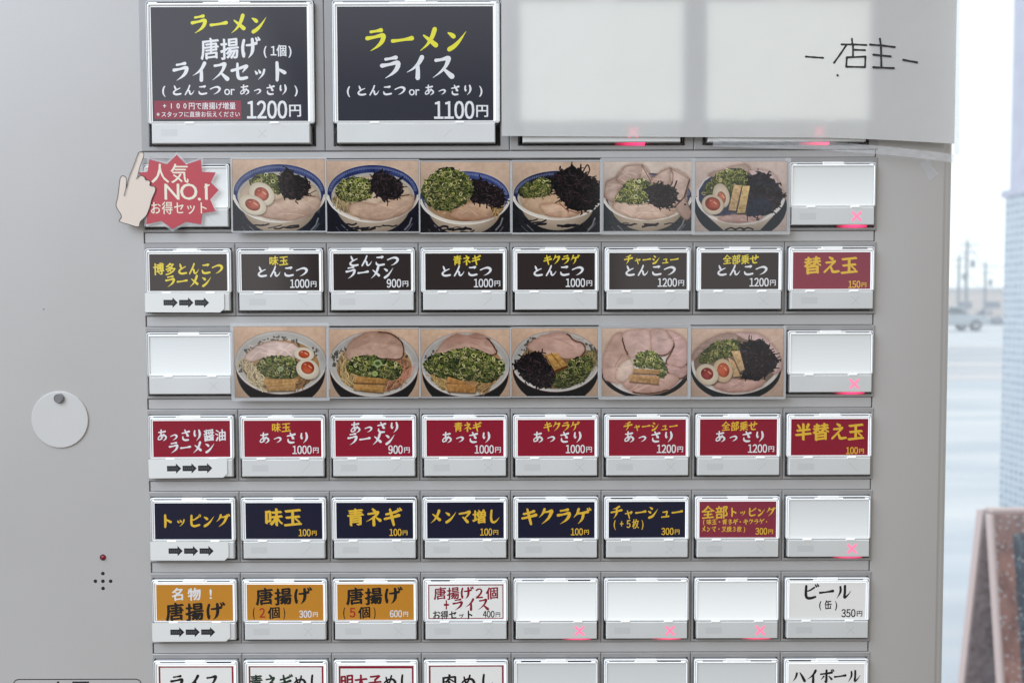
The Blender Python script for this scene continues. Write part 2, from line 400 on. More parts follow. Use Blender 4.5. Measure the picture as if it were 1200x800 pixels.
random.seed(5)
def make_button(u, v, W, H, cap, lab, flap, draw, label, soldout=False, blank=False, big=False, tilt=None, hidden=False):
    """one push button: grey bezel > backlit box, clear cap, menu card or blank window, flap, lamps"""
    mb = MB()
    g = 0.3
    cu0, cu1, cv0, cv1 = cap[0], cap[1], cap[2], flap[3] + 2.2
    def R(a, b, c, d, h): return [(a, c, h), (b, c, h), (b, d, h), (a, d, h)]
    rings = [R(g, W - g, g, H - g, -4), R(g, W - g, g, H - g, 0.5), R(g + .9, W - g - .9, g + .9, H - g - .9, 1.3),
             R(cu0 - 1.2, cu1 + 1.2, cv0 - 1.2, cv1 + 1.0, 1.3), R(cu0 - .4, cu1 + .4, cv0 - .4, cv1 + .3, 0.7), R(cu0 - .4, cu1 + .4, cv0 - .4, cv1 + .3, -8.5)]
    mb.loops(rings, BEZ, cap_m=WELL)
    b = mb.build('menu_button', machine); mv(b, u, v); b['label'] = label
    mb = MB(); x0, x1, y0, y1 = cap[0] + 1.4, cap[1] - 1.4, cap[2] + 1.2, cap[3]
    mb.loops([rrect(x0, x1, y0, y1, 2.2, -8), rrect(x0, x1, y0, y1, 2.2, 3.4), rrect(x0 + .8, x1 - .8, y0 + .8, y1 - .8, 1.6, 4.1)], LITBIG if big and hidden else LIT, close0=True)
    lb = mb.build('light_box', b); bevel_shade(lb)
    # clear cap: a raised rim round the window, with clips and a skirt round the flap
    mb = MB()
    a0, a1, c0, c1 = cap[0], cap[1], cap[2], cap[3] + 1.2
    i0, i1, j0, j1 = lab[0] - 1.6, lab[1] + 1.6, lab[2] - 1.6, lab[3] + 0.7
    rg = [rrect(a0, a1, c0, c1, 3, -7), rrect(a0, a1, c0, c1, 3, 4.6), rrect(a0 + .8, a1 - .8, c0 + .8, c1 - .6, 2.6, 5.6),
          rrect(a0 + 1.7, a1 - 1.7, c0 + 1.7, c1 - .9, 2.2, 5.0), rrect(i0 - 1.0, i1 + 1.0, j0 - 1.0, j1 + .2, 1.6, 6.2), rrect(i0, i1, j0, j1, 1.2, 5.4),
          rrect(i0 + .3, i1 - .3, j0 + .3, j1 - .3, 1.2, 4.25), rrect(a0 + .7, a1 - .7, c0 + .6, c1 - .4, 2.6, 4.2), rrect(a0 + .7, a1 - .7, c0 + .6, c1 - .4, 2.6, -7)]
    for (ra, rb), M in zip(zip(rg, rg[1:] + rg[:1]), (GROOVE, RIM, GROOVE, RIM, RIM, GROOVE, GROOVE, GROOVE, GROOVE)):
        mb.loops([ra, rb], M, cap=False)
    for q0, q1 in ((.07, .36), (.64, .95)):
        mb.box(a0 + (a1 - a0) * q0 + random.uniform(-3, 3), a0 + (a1 - a0) * q1 + random.uniform(-5, 3), c0 + 1.7, c0 + 2.6, 4.5, 5.75, GROOVE if random.random() < .6 else WELL)
    for uu in (a0 + 2.0, a1 - 4.2):
        mb.box(uu, uu + 2.2, c0 + 3.0, c0 + 3.5, 4.5, 6.1, GROOVE)
    fb = flap[3]
    mb.box(a0 + .2, a1 - .2, fb + 1.0, fb + 2.3, -3.0, 2.2, CLEAR, ch=0.4)
    mb.box(a0, a0 + 1.3, c1 + .6, fb + 2.3, -4.5, 2.0, CLEAR, ch=0.35)
    mb.box(a1 - 1.3, a1, c1 + .6, fb + 2.3, -4.5, 2.0, CLEAR, ch=0.35)
    mb.build('clear_cap', b)
    mb = MB(); mid = (a0 + a1) / 2; tw = 12
    mb.box(mid - tw, mid + tw, c0 - .3, c0 + 2.3, 4.0, 6.3, TABM, ch=0.4)
    for q in (0.25, 0.76):
        uu = a0 + (a1 - a0) * q
        mb.box(uu - 5, uu + 5, c1 - 1.2, c1 + 0.6, 3.0, 6.6, TABM, ch=0.4)
    mb.build('clip', b)
    # the card or the blank window
    mb = MB(); lw, lh = lab[1] - lab[0], lab[3] - lab[2]
    if blank:
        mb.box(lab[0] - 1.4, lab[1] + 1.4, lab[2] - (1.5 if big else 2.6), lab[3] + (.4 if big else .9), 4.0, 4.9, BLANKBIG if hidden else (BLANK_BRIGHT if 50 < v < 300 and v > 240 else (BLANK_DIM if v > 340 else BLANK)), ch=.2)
        c = mb.build('blank_window', b)
    else:
        draw(mb, lw, lh)
        c = mb.build('menu_card', b)
        c.location = ((lab[0]) * S, -4.75 * S, -(lab[2]) * S)
        t = tilt if tilt is not None else (random.uniform(-.4, .4), random.uniform(-.35, .35))
        c.rotation_euler = (math.radians(t[1]), 0, math.radians(t[0]))
    # flap with its worn print and the unlit or lit cross
    mb = MB(); f0, f1, g0, g1 = flap
    mb.box(f0, f1, g0, g1, -7, 6.0, FLAP, ch=0.8)
    if random.random() < .8:
        q = random.uniform(0, 3); mb.face([(f0 + 9 + q, g0 + 6.5, 6.03), (f0 + 28 + q, g0 + 6.5, 6.03), (f0 + 28 + q, g0 + 14, 6.03), (f0 + 9 + q, g0 + 14, 6.03)], SMUDGE)
    cx, cy, r = f0 + (f1 - f0) * (0.70 if big else 0.785), (g0 + g1) / 2 + .3, 4.6
    def cross(m, M, h, wd, arms):
        for s1 in arms: ink_path(m, [(cx - r, cy - s1 * r, wd), (cx + r, cy + s1 * r, wd)], h + (.02 if s1 > 0 else 0), M)
    if not soldout: cross(mb, MARK, 6.03, 0.75, random.choice([(1, -1), (1,), (-1,), (1, -1)]))
    mb.build('flap', b)
    if soldout:
        mb = MB(); cross(mb, CROSS, 6.05, 2.6, (1, -1))
        lo, hi = (cx - 20, min(cx + 14, a1 - 2))
        mb.box(lo, hi, g1 + .15, g1 + 1.7, -3.4, 2.6, GLOW, ch=.3)
        mb.box(f1 + .2, f1 + .6, g1 - 9, g1, -5.0, -2.0, GLOW)
        mb.build('sold_out_lamp', b)
    return b

CAP, LAB, FLP = (3.3, 103.0, 6.6, 57.0), (8.4, 98.6, 12.8, 55.4), (5.8, 101.4, 58.4, 78.6)
BCAP, BLAB, BFLP = (10.5, 202.5, 16.5, 154.5), (16.0, 195.0, 23.5, 153.0), (15.0, 197.0, 156.0, 178.6)
def base(mb, M, w, h): mb.box(0, w, 0, h, -.4, 0, M)
def k(x): return x * 0.99
HT = 0.02
def std(bg, top, main, yen, main2=None, tc=I_LEMON, mc=I_WHITE):
    def d(mb, w, h):
        base(mb, bg, w, h)
        if main2: text(mb, main, 16, 77, 8.5, 14, mc, HT); text(mb, main2, 13, 71, 22, 15.5, mc, HT)
        else:
            text(mb, top[0], top[1] + 1, top[2] - 1, 8, 11.5, tc, HT)
            text(mb, main, 16, 78, 20.5, 14, mc, HT)
        price(mb, yen, 87.5, 35.2, 10.2, mc, HT)
    return d
def head(bg, l1, l2, c, c2=None, s=14.5):
    def d(mb, w, h):
        base(mb, bg, w, h); text(mb, l1, 4, 86, 17, s, c, HT); text(mb, l2, 17, 73, 31.5, 14.5, c2 or c, HT)
    return d
def kae(bg, s, x0, x1, yen):
    def d(mb, w, h):
        base(mb, bg, w, h); text(mb, s, x0, x1, 15, 21, I_GOLD, HT); price(mb, yen, 86, 38, 9.5, I_GOLD, HT)
    return d
def top1(s, x0, x1, size, yen='100円', bg=C_NAVY, cy=17):
    def d(mb, w, h):
        base(mb, bg, w, h); text(mb, s, x0, x1, cy, size, I_GOLD, HT)
        if yen: price(mb, yen, 84, 36, 9.6, I_GOLD, HT)
    return d
def chashu_top(mb, w, h):
    base(mb, C_NAVY, w, h); text(mb, 'チャーシュー', 2, 88, 12.5, 16, I_GOLD, HT)
    text(mb, '(+5枚)', 3, 44, 26, 12, I_GOLD, HT); price(mb, '300円', 84, 36, 9.6, I_GOLD, HT)
def all_top(mb, w, h):
    base(mb, C_ROSE, w, h); text(mb, '全部', 2, 34, 12.5, 16, I_GOLD, HT); text(mb, 'トッピング', 34, 89, 12.5, 11, I_GOLD, HT)
    text(mb, '(味玉・青ネギ・キクラゲ・', 2, 82, 24, 7, I_GOLD, HT); text(mb, 'メンマ・叉焼3枚)', 2, 56, 32.5, 7.2, I_GOLD, HT)
    price(mb, '300円', 87, 36, 9.2, I_GOLD, HT)
def meibutsu(mb, w, h):
    base(mb, C_OCHRE, w, h); text(mb, '名物!', 16, 74, 11, 16, I_WHITE, HT); text(mb, '唐揚げ', 10, 80, 32, 22, I_BLACK, HT)
def karaage(n, yen):
    def d(mb, w, h):
        base(mb, C_OCHRE, w, h); text(mb, '唐揚げ', 10, 76, 14, 21, I_BLACK, HT)
        text(mb, '(', 4, 12, 33, 15, I_BLACK, HT, 'fat'); text(mb, n, 12, 24, 33.5, 15, I_RED, HT, 'fat')
        text(mb, '個', 24, 40, 33.5, 15, I_BLACK, HT); text(mb, ')', 40, 48, 33, 15, I_BLACK, HT, 'fat'); price(mb, yen, 84, 36, 9.8, I_WHITE, HT)
    return d
def frame_lines(mb, w, h, M, t=1.1, top=1.1):
    for q in ((0.8, w - .8, 0.8, 0.8 + top), (0.8, w - .8, h - .8 - t, h - .8), (0.8, 0.8 + t, .8 + top, h - .8 - t), (w - .8 - t, w - .8, .8 + top, h - .8 - t)):
        a, b, c, d = q; mb.face([(a, c, .015), (b, c, .015), (b, d, .015), (a, d, .015)], M)
def set400(mb, w, h):
    base(mb, C_WHITE, w, h); frame_lines(mb, w, h, I_CRIM)
    text(mb, '唐揚げ2個', 7, 84, 11, 15.5, I_CRIM, HT, squash=.98); text(mb, '+', 16, 28, 25, 22, I_CRIM, HT, 'fat'); text(mb, 'ライス', 28, 73, 24.5, 15, I_CRIM, HT)
    text(mb, 'お得セット', 5, 54, 37, 10.5, I_BLACK, HT); price(mb, '400円', 86, 37, 9.2, I_BLACK, HT)
def beer(mb, w, h):
    base(mb, C_WHITE, w, h); text(mb, 'ビール', 14, 74, 11, 19, I_BLACK, HT)
    text(mb, '(缶)', 32, 60, 26, 12, I_BLACK, HT); price(mb, '350円', 87, 37, 10, I_BLACK, HT)
def meshi(parts, thick=2.0):
    def d(mb, w, h):
        base(mb, C_WHITE, w, h); frame_lines(mb, w, h, I_CRIM, 2.0, 3.0 if thick > 2 else 1.4)
        for s, x0, x1, M in parts: text(mb, s, x0, x1, 20, 19, M, HT)
    return d
def highball(mb, w, h):
    base(mb, C_WHITE, w, h); text(mb, 'ハイボール', 4, 86, 15, 17, I_BLACK, HT); text(mb, '(缶)', 36, 64, 30, 11, I_BLACK, HT)
def big1(mb, w, h):
    base(mb, C_SLATE, w, h); text(mb, 'ラーメン', 44, 135, 19.5, 23, I_YEL, HT)
    text(mb, '唐揚げ', 56, 124, 47, 25, I_WHITE, HT); text(mb, '(1個)', 126, 164, 49.5, 14, I_WHITE, HT, 'fat', squash=.85)
    text(mb, 'ライスセット', 22, 158, 73, 23, I_WHITE, HT)
    text(mb, '(とんこつ', 6, 80, 94, 13, I_WHITE, HT); text(mb, 'or', 83, 96, 94.5, 15, I_WHITE, HT, 'plain', squash=.9); text(mb, 'あっさり)', 99, 173, 94, 13, I_WHITE, HT)
    mb.face([(2, 106, .015), (102, 106, .015), (102, 127, .015), (2, 127, .015)], C_ROSE)
    text(mb, '+100円で唐揚げ増量', 10, 96, 112, 8.6, I_WHITE, HT, 'plain', squash=.9); text(mb, '※スタッフに直接お伝えください', 3, 101, 121.5, 6.8, I_WHITE, HT, 'plain', squash=.92)
    price(mb, '1200円', 172, 117, 21, I_WHITE, HT)
def big2(mb, w, h):
    base(mb, C_SLATE, w, h); text(mb, 'ラーメン', 29, 152, 38, 28, I_YEL, HT); text(mb, 'ライス', 46, 136, 69, 28, I_WHITE, HT)
    text(mb, '(とんこつ', 5, 79, 95, 13, I_WHITE, HT); text(mb, 'or', 82, 95, 95.5, 15, I_WHITE, HT, 'plain', squash=.9); text(mb, 'あっさり)', 98, 172, 95, 13, I_WHITE, HT)
    price(mb, '1100円', 174, 118, 21, I_WHITE, HT)

AJI, AONEGI, KIKU, CHA, ALL = ('味玉', 31, 56), ('青ネギ', 31, 65), ('キクラゲ', 29, 73), ('チャーシュー', 16, 82), ('全部乗せ', 24, 68)
T, A = 'とんこつ', 'あっさり'
DK_, CR_ = C_DARK, C_CRIM
ROWS = {
 2: [('x', 'blank white button half hidden by the red starburst sticker')] + [None] * 6 + [('X', 'blank white button with a lit red cross at the end of the upper photo row')],
 3: [(head(DK_, '博多とんこつ', 'ラーメン', I_LEMON), 'dark heading button with gold letters 博多とんこつラーメン'), (std(DK_, AJI, T, '1000円'), 'dark button reading 味玉 とんこつ 1000円'),
     (std(DK_, None, T, '900円', 'ラーメン'), 'dark button reading とんこつラーメン 900円'), (std(DK_, AONEGI, T, '1000円'), 'dark button reading 青ネギ とんこつ 1000円'),
     (std(DK_, KIKU, T, '1000円'), 'dark button reading キクラゲ とんこつ 1000円'), (std(DK_, CHA, T, '1200円'), 'dark button reading チャーシュー とんこつ 1200円'),
     (std(DK_, ALL, T, '1200円'), 'dark button reading 全部乗せ とんこつ 1200円'), (kae(C_ROSE, '替え玉', 12, 76, '150円'), 'rose red button with gold letters 替え玉 150円')],
 4: [('x', 'blank white button at the start of the lower photo row')] + [None] * 6 + [('X', 'blank white button with a lit red cross at the end of the lower photo row')],
 5: [(head(CR_, 'あっさり醤油', 'ラーメン', I_WHITE), 'crimson heading button with white letters あっさり醤油ラーメン'), (std(CR_, AJI, A, '1000円', tc=I_GOLD), 'crimson button reading 味玉 あっさり 1000円'),
     (std(CR_, None, A, '900円', 'ラーメン'), 'crimson button reading あっさりラーメン 900円'), (std(CR_, AONEGI, A, '1000円', tc=I_GOLD), 'crimson button reading 青ネギ あっさり 1000円'),
     (std(CR_, KIKU, A, '1000円', tc=I_GOLD), 'crimson button reading キクラゲ あっさり 1000円'), (std(CR_, CHA, A, '1200円', tc=I_GOLD), 'crimson button reading チャーシュー あっさり 1200円'),
     (std(CR_, ALL, A, '1200円', tc=I_GOLD), 'crimson button reading 全部乗せ あっさり 1200円'), (kae(CR_, '半替え玉', 4, 86, '100円'), 'crimson button with gold letters 半替え玉 100円')],
 6: [(top1('トッピング', 6, 88, 16, None, cy=21), 'navy heading button with gold letters トッピング'), (top1('味玉', 22, 67, 22), 'navy button reading 味玉 100円'), (top1('青ネギ', 12, 76, 21), 'navy button reading 青ネギ 100円'),
     (top1('メンマ増し', 2, 87, 17), 'navy button reading メンマ増し 100円'), (top1('キクラゲ', 3, 85, 20), 'navy button reading キクラゲ 100円'), (chashu_top, 'navy button reading チャーシュー 300円'),
     (all_top, 'rose red button reading 全部トッピング 300円'), ('X', 'blank white button with a lit red cross beside the 全部トッピング button')],
 7: [(meibutsu, 'ochre heading button reading 名物!唐揚げ'), (karaage('2', '300円'), 'ochre button reading 唐揚げ 2個 300円'), (karaage('5', '600円'), 'ochre button reading 唐揚げ 5個 600円'),
     (set400, 'white button with crimson border reading 唐揚げ2個+ライス 400円'), ('X', 'blank white button with lit red cross right of the 400円 set button'), ('X', 'middle one of three blank buttons with lit red crosses'),
     ('X', 'blank white button with lit red cross left of the beer button'), (beer, 'pale button with black letters ビール (缶) 350円')],
 8: [(meshi([('ライス', 12, 74, I_BLACK)]), 'white button with crimson border reading ライス'), (meshi([('青ネギ', 1, 52, I_GREEN), ('めし', 52, 88, I_BLACK)]), 'white button with crimson border reading 青ネギめし'),
     (meshi([('明太子', 2, 52, I_CRIM), ('めし', 52, 88, I_BLACK)], 3), 'white button with crimson border reading 明太子めし'), (meshi([('肉めし', 14, 80, I_BLACK)]), 'white button with crimson border reading 肉めし'),
     ('b', 'blank white button in the bottom row right of 肉めし'), ('b', 'middle one of three blank buttons in the bottom row'), ('b', 'blank white button in the bottom row left of ハイボール'), (highball, 'pale button with black letters ハイボール')],
}
for r, cells in ROWS.items():
    for c, spec in enumerate(cells):
        if spec is None: continue
        d, lab_ = spec
        make_button(U0 + CP * c, row_v(r), CP, 85.0, CAP, LAB, FLP, d, lab_, soldout=d == 'X', blank=isinstance(d, str))
for c, (d, l) in enumerate([(big1, 'large slate button reading ラーメン 唐揚げ ライスセット 1200円'), (big2, 'large slate button reading ラーメン ライス 1100円'),
                            ('X', 'large blank button behind the left half of the white notice'), ('X', 'large blank button behind the written half of the white notice')]):
    make_button(U0 + 2 * CP * c, -408.0, 2 * CP, 187.0, BCAP, BLAB, BFLP, d, l, soldout=d == 'X', blank=isinstance(d, str), big=True, tilt=(0.0, 0.0), hidden=c > 1)

# speaker holes, lamp, engraved speck and the printed panel on the left of the housing
HOLE = mat('speaker_hole_dark', (0.012, 0.012, 0.013), 0.8)
def disc(mb, u, v, r, h, M, n=24): mb.face([(u + r * math.cos(2 * math.pi * i / n), v + r * math.sin(2 * math.pi * i / n), h) for i in range(n)], M)
for px, py in ((120.6, 671.5), (111.8, 680.5), (120.6, 680.5), (129.6, 680.5), (120.8, 689)):
    mb = MB(); u, v = uv(px, py); n = 16
    mb.loops([[(u + q * math.cos(2 * math.pi * i / n), v + q * math.sin(2 * math.pi * i / n), h) for i in range(n)] for q, h in ((2.2, 0.0), (1.9, .12), (1.75, .06))], HOLE, cap_m=HOLE)
    mb.build('speaker_hole', machine)
mb = MB(); u, v = uv(120.6, 652.6); n = 20
REDL = mat('indicator_red', (0.36, 0.01, 0.035), 0.15)
mb.loops([[(u + q * math.cos(2 * math.pi * i / n), v + q * math.sin(2 * math.pi * i / n), h) for i in range(n)] for q, h in ((3.6, 0), (3.6, .3), (3.0, .35))], HOLE, cap_m=HOLE)
mb.loops([[(u + .4 + q * math.cos(2 * math.pi * i / n), v + q * math.sin(2 * math.pi * i / n), h) for i in range(n)] for q, h in ((2.6, .36), (2.4, 1.2), (1.7, 2.0), (.8, 2.4))], REDL)
o = mb.build('indicator_lamp', machine); bevel_shade(o, 60)
mb = MB(); pu0, pv0 = uv(15, 795); pu1, _ = uv(166, 795)
PRINT = mat('screen_print_black', (0.02, 0.02, 0.022), 0.5)
outer, inner = rrect(pu0, pu1, pv0, pv0 + 170, 7, .02), rrect(pu0 + 1.2, pu1 - 1.2, pv0 + 1.2, pv0 + 168.8, 5.8, .02)
for i in range(len(outer)):
    j = (i + 1) % len(outer); mb.face([outer[i], outer[j], inner[j], inner[i]], PRINT)
text(mb, 'お願い', pu0 + 45, pu0 + 116, pv0 + 12.5, 22, PRINT, .02, 'fat')
mb.build('printed_notice', machine)
mb = MB(); disc(mb, *uv(51.3, 362.3), 0.75, .02, HOLE, 8); mb.build('speck', machine)
# ---------------------------------------------------------------- printed bowl photographs, painted in code
class Paint:
    """a small canvas in the card's own print coordinates"""
    def __init__(s, x0, y0, x1, y1, k=0.44):
        s.x0, s.y0, s.k = x0, y0, k
        s.w, s.h = int((x1 - x0) * k) // 2 * 2, int((y1 - y0) * k) // 2 * 2
        s.a = np.zeros((s.h, s.w, 3)); s.rg = np.random.default_rng(int(x0 * 7 + y1))
    def win(s, ax, ay, bx, by):
        i0, i1 = max(0, int((ax - s.x0) * s.k) - 2), min(s.w, int((bx - s.x0) * s.k) + 3)
        j0, j1 = max(0, int((ay - s.y0) * s.k) - 2), min(s.h, int((by - s.y0) * s.k) + 3)
        if i1 <= i0 or j1 <= j0: return None
        X, Y = np.meshgrid((np.arange(i0, i1) + .5) / s.k + s.x0, (np.arange(j0, j1) + .5) / s.k + s.y0)
        return slice(j0, j1), slice(i0, i1), X, Y
    def put(s, sl, al, c):
        c = np.asarray(c, float)
        s.a[sl] = s.a[sl] * (1 - al[..., None]) + c * al[..., None]
    def noise(s, X, Y, f, seed=0):
        g = np.random.default_rng(seed).random((64, 64))
        x, y = X * f % 63, Y * f % 63; i, j = x.astype(int), y.astype(int); u, v = x - i, y - j
        u, v = u * u * (3 - 2 * u), v * v * (3 - 2 * v); i2, j2 = (i + 1) % 64, (j + 1) % 64
        return (g[j, i] * (1 - u) + g[j, i2] * u) * (1 - v) + (g[j2, i] * (1 - u) + g[j2, i2] * u) * v
    def ell(s, cx, cy, rx, ry, c, rot=0, op=1.0, soft=1.5, c2=None, nz=0):
        r = max(rx, ry) + 4; q = s.win(cx - r, cy - r, cx + r, cy + r)
        if q is None: return
        j, i, X, Y = q; t = math.radians(rot)
        a, b = (X - cx) * math.cos(t) + (Y - cy) * math.sin(t), -(X - cx) * math.sin(t) + (Y - cy) * math.cos(t)
        d = np.sqrt((a / rx) ** 2 + (b / ry) ** 2)
        al = np.clip((1 - d) * min(rx, ry) * s.k / soft + .5, 0, 1) * op
        C = np.broadcast_to(np.asarray(c, float), X.shape + (3,))
        if c2 is not None:
            f = np.clip(d, 0, 1)[..., None] ** 2; C = C * (1 - f) + np.asarray(c2, float) * f
        if nz: C = C + (s.noise(X, Y, .02, 3) - .5)[..., None] * nz
        s.put((j, i), al, C)
    def poly(s, pts, c, op=1.0, c2=None, nz=0, soft=1.2, f=.03):
        P = np.array(pts, float); q = s.win(*P.min(0), *P.max(0))
        if q is None: return
        j, i, X, Y = q; ins = np.zeros(X.shape, bool); dm = np.full(X.shape, 1e9)
        for (ax, ay), (bx, by) in zip(P, np.roll(P, -1, 0)):
            if ay != by:
                ins ^= ((ay > Y) != (by > Y)) & (X < (bx - ax) * (Y - ay) / (by - ay) + ax)
            L2 = (bx - ax) ** 2 + (by - ay) ** 2 + 1e-9; t = np.clip(((X - ax) * (bx - ax) + (Y - ay) * (by - ay)) / L2, 0, 1)
            dm = np.minimum(dm, np.hypot(X - ax - t * (bx - ax), Y - ay - t * (by - ay)))
        al = np.clip(np.where(ins, dm, -dm) * s.k / soft + .5, 0, 1) * op
        C = np.broadcast_to(np.asarray(c, float), X.shape + (3,))
        if c2 is not None:
            v = ((Y - P[:, 1].min()) / (np.ptp(P[:, 1]) + 1e-6))[..., None]; C = C * (1 - v) + np.asarray(c2, float) * v
        if nz: C = C + (s.noise(X, Y, f, 7) + .5 * s.noise(X, Y, f * 2.7, 8) - .75)[..., None] * nz
        s.put((j, i), al, C)
    def line(s, pts, wd, c, op=1.0, closed=False):
        P = np.array(pts, float); r = wd
        q = s.win(*(P.min(0) - r), *(P.max(0) + r))
        if q is None: return
        j, i, X, Y = q; dm = np.full(X.shape, 1e9)
        Q = np.vstack([P, P[:1]]) if closed else P
        for (ax, ay), (bx, by) in zip(Q, Q[1:]):
            L2 = (bx - ax) ** 2 + (by - ay) ** 2 + 1e-9; t = np.clip(((X - ax) * (bx - ax) + (Y - ay) * (by - ay)) / L2, 0, 1)
            dm = np.minimum(dm, np.hypot(X - ax - t * (bx - ax), Y - ay - t * (by - ay)))
        s.put((j, i), np.clip((wd / 2 - dm) * s.k + .5, 0, 1) * op, c)
    def arc(s, cx, cy, rx, ry, a0, a1, wd, c, op=1.0, n=40):
        t = np.radians(np.linspace(a0, a1, n)); s.line(np.c_[cx + rx * np.cos(t), cy + ry * np.sin(t)], wd, c, op)
    # ---- food
    def spots(s, pts, n):
        """random points in a polygon"""
        P = np.array(pts, float); o = []
        lo, hi = P.min(0), P.max(0)
        while len(o) < n:
            x, y = lo + (hi - lo) * s.rg.random(2); ins = False
            for (ax, ay), (bx, by) in zip(P, np.roll(P, -1, 0)):
                if (ay > y) != (by > y) and x < (bx - ax) * (y - ay) / (by - ay) + ax: ins = not ins
            if ins: o.append((x, y))
        return o
    def onion(s, pts, n=200, light=1.0, size=1.0, dark=(38, 48, 28)):
        s.poly(jag(pts, 10, s.rg), dark, nz=30)
        pal = [(92, 106, 46), (118, 132, 58), (142, 152, 76), (168, 172, 100), (192, 192, 136), (104, 120, 58), (70, 84, 42)]
        P = np.array(pts, float); top, bot = P[:, 1].min(), P[:, 1].max()
        ps = sorted(s.spots(pts, int(n * 1.15)), key=lambda p: s.rg.random())
        for i, (x, y) in enumerate(ps):
            if i % 4 == 0: s.ell(x, y, s.rg.uniform(10, 24) * size, s.rg.uniform(7, 15) * size, (30, 38, 24), s.rg.uniform(0, 180), .5, soft=6)
            lift = 1.12 - .34 * (y - top) / (bot - top + 1)
            c = np.array(pal[s.rg.integers(len(pal))]) * (1.08, 1.0, .96) * light * lift * s.rg.uniform(.8, 1.12); a = s.rg.uniform(0, 180); r = s.rg.uniform(10, 24) * size
            if s.rg.random() < .34:
                t = np.radians(np.arange(0, 360, 36)); e = s.rg.uniform(.35, .85); ar = math.radians(a)
                px, py = r * np.cos(t), r * e * np.sin(t); q = np.c_[x + px * math.cos(ar) - py * math.sin(ar), y + px * math.sin(ar) + py * math.cos(ar)]
                s.poly(q, (52, 62, 34), .7); s.line(q, 6 * size, c * 1.08, .95, True)
            else:
                t = np.radians(np.linspace(a, a + s.rg.uniform(50, 130), 7)); r *= s.rg.uniform(1.4, 2.4)
                x2, y2 = x - r * math.cos(t[3]), y - r * .7 * math.sin(t[3]); q = np.c_[x2 + r * np.cos(t), y2 + r * .7 * np.sin(t)]
                s.line(q + [2, 4], 7 * size, (34, 42, 24), .55); s.line(q, s.rg.uniform(4, 7.5) * size, c, .95)
    def fungus(s, pts, n=130, base=(20, 15, 19), wild=0, hi=(104, 94, 100)):
        s.poly(jag(pts, 14, s.rg), base, nz=14)
        for x, y in s.spots(pts, n):
            a = s.rg.uniform(0, 360); r = s.rg.uniform(18, 70); sp = s.rg.uniform(40, 150)
            t = np.radians(np.linspace(a, a + sp, 7)); v = s.rg.random()
            q = np.c_[x + r * np.cos(t) - r * math.cos(t[3]), y + r * .75 * np.sin(t) - r * .75 * math.sin(t[3])]
            c = np.array((16, 12, 15) if v < .4 else ((44, 32, 36) if v < .72 else (64, 46, 50)))
            s.line(q, s.rg.uniform(8, 15), (8, 6, 9), .8); s.line(q, s.rg.uniform(5, 11), c, .95)
            if v > .80: s.line(q[1:5] + [-2, -2], s.rg.uniform(2, 3.6), hi, s.rg.uniform(.4, .85))
        P = np.array(pts, float); m = P.mean(0)
        for _ in range(wild):
            p = P[s.rg.integers(len(P))]; d = (p - m) / (np.linalg.norm(p - m) + 1e-6); e = p + d * s.rg.uniform(10, 45) + s.rg.normal(0, 14, 2)
            s.line([p - d * 30, (p + e) / 2 + s.rg.normal(0, 10, 2), e], s.rg.uniform(7, 13), (24, 18, 22))
    def pork(s, pts, c=(176, 142, 126), c2=(160, 122, 106), edge=None, fat=5):
        c, c2 = [np.array(q) * (1.02, 1.07, 1.08) for q in (c, c2)]
        s.poly([(x + 4, y + 9) for x, y in pts], (70, 46, 38), .45, soft=10)
        jp = jag(pts, 4, s.rg); s.poly(jp, c, c2=c2, nz=24, f=.012); s.line(jp, 5, np.array(c2) * .6, .28, True); s.line(jp, 24, np.array(c2) * (.74, .66, .6), .2, True); s.line(jp, 48, np.array(c2) * (.84, .76, .7), .14, True)
        for x, y in s.spots(pts, 7): s.ell(x, y, s.rg.uniform(14, 46), s.rg.uniform(9, 24), np.array(c) * s.rg.choice([1.16, 1.1, .84, .76]), s.rg.uniform(-30, 30), s.rg.uniform(.25, .5), soft=22)
        for x, y in s.spots(pts, 5): s.line(smooth_path([(x - 26, y), (x, y + s.rg.uniform(-9, 9)), (x + 30, y + s.rg.uniform(-12, 12))], 3), s.rg.uniform(2, 4), (228, 206, 190), .45)
        P = np.array(pts, float); lo, hi = P.min(0), P.max(0); m = (lo + hi) / 2
        for _ in range(fat):
            x, y = m + (hi - lo) * s.rg.uniform(-.32, .32, 2); a = s.rg.uniform(-.7, .7); l = s.rg.uniform(.1, .25) * (hi[0] - lo[0])
            s.line([(x - l * math.cos(a), y - l * math.sin(a)), (x, y + s.rg.uniform(-10, 10)), (x + l * math.cos(a), y + l * math.sin(a))], s.rg.uniform(5, 14), np.array(c) * s.rg.choice([1.12, 1.16, .86]), .42)
        if edge is not None: 
            i, j = edge; seg = jag(pts, 3, s.rg)[int(i * 6):int(j * 6)]
            if len(seg) > 1: s.line([(x, y + 9) for x, y in seg], 14, (128, 86, 64), .55); s.line(seg, 10, (62, 36, 28), .9); s.rubble([seg[0], seg[len(seg) // 2], seg[-1], seg[len(seg) // 2]] if False else [(x + dx, y) for dx in (-6, 6) for x, y in (seg if dx < 0 else seg[::-1])], 14, [(50, 32, 26), (84, 54, 40)], (4, 8))
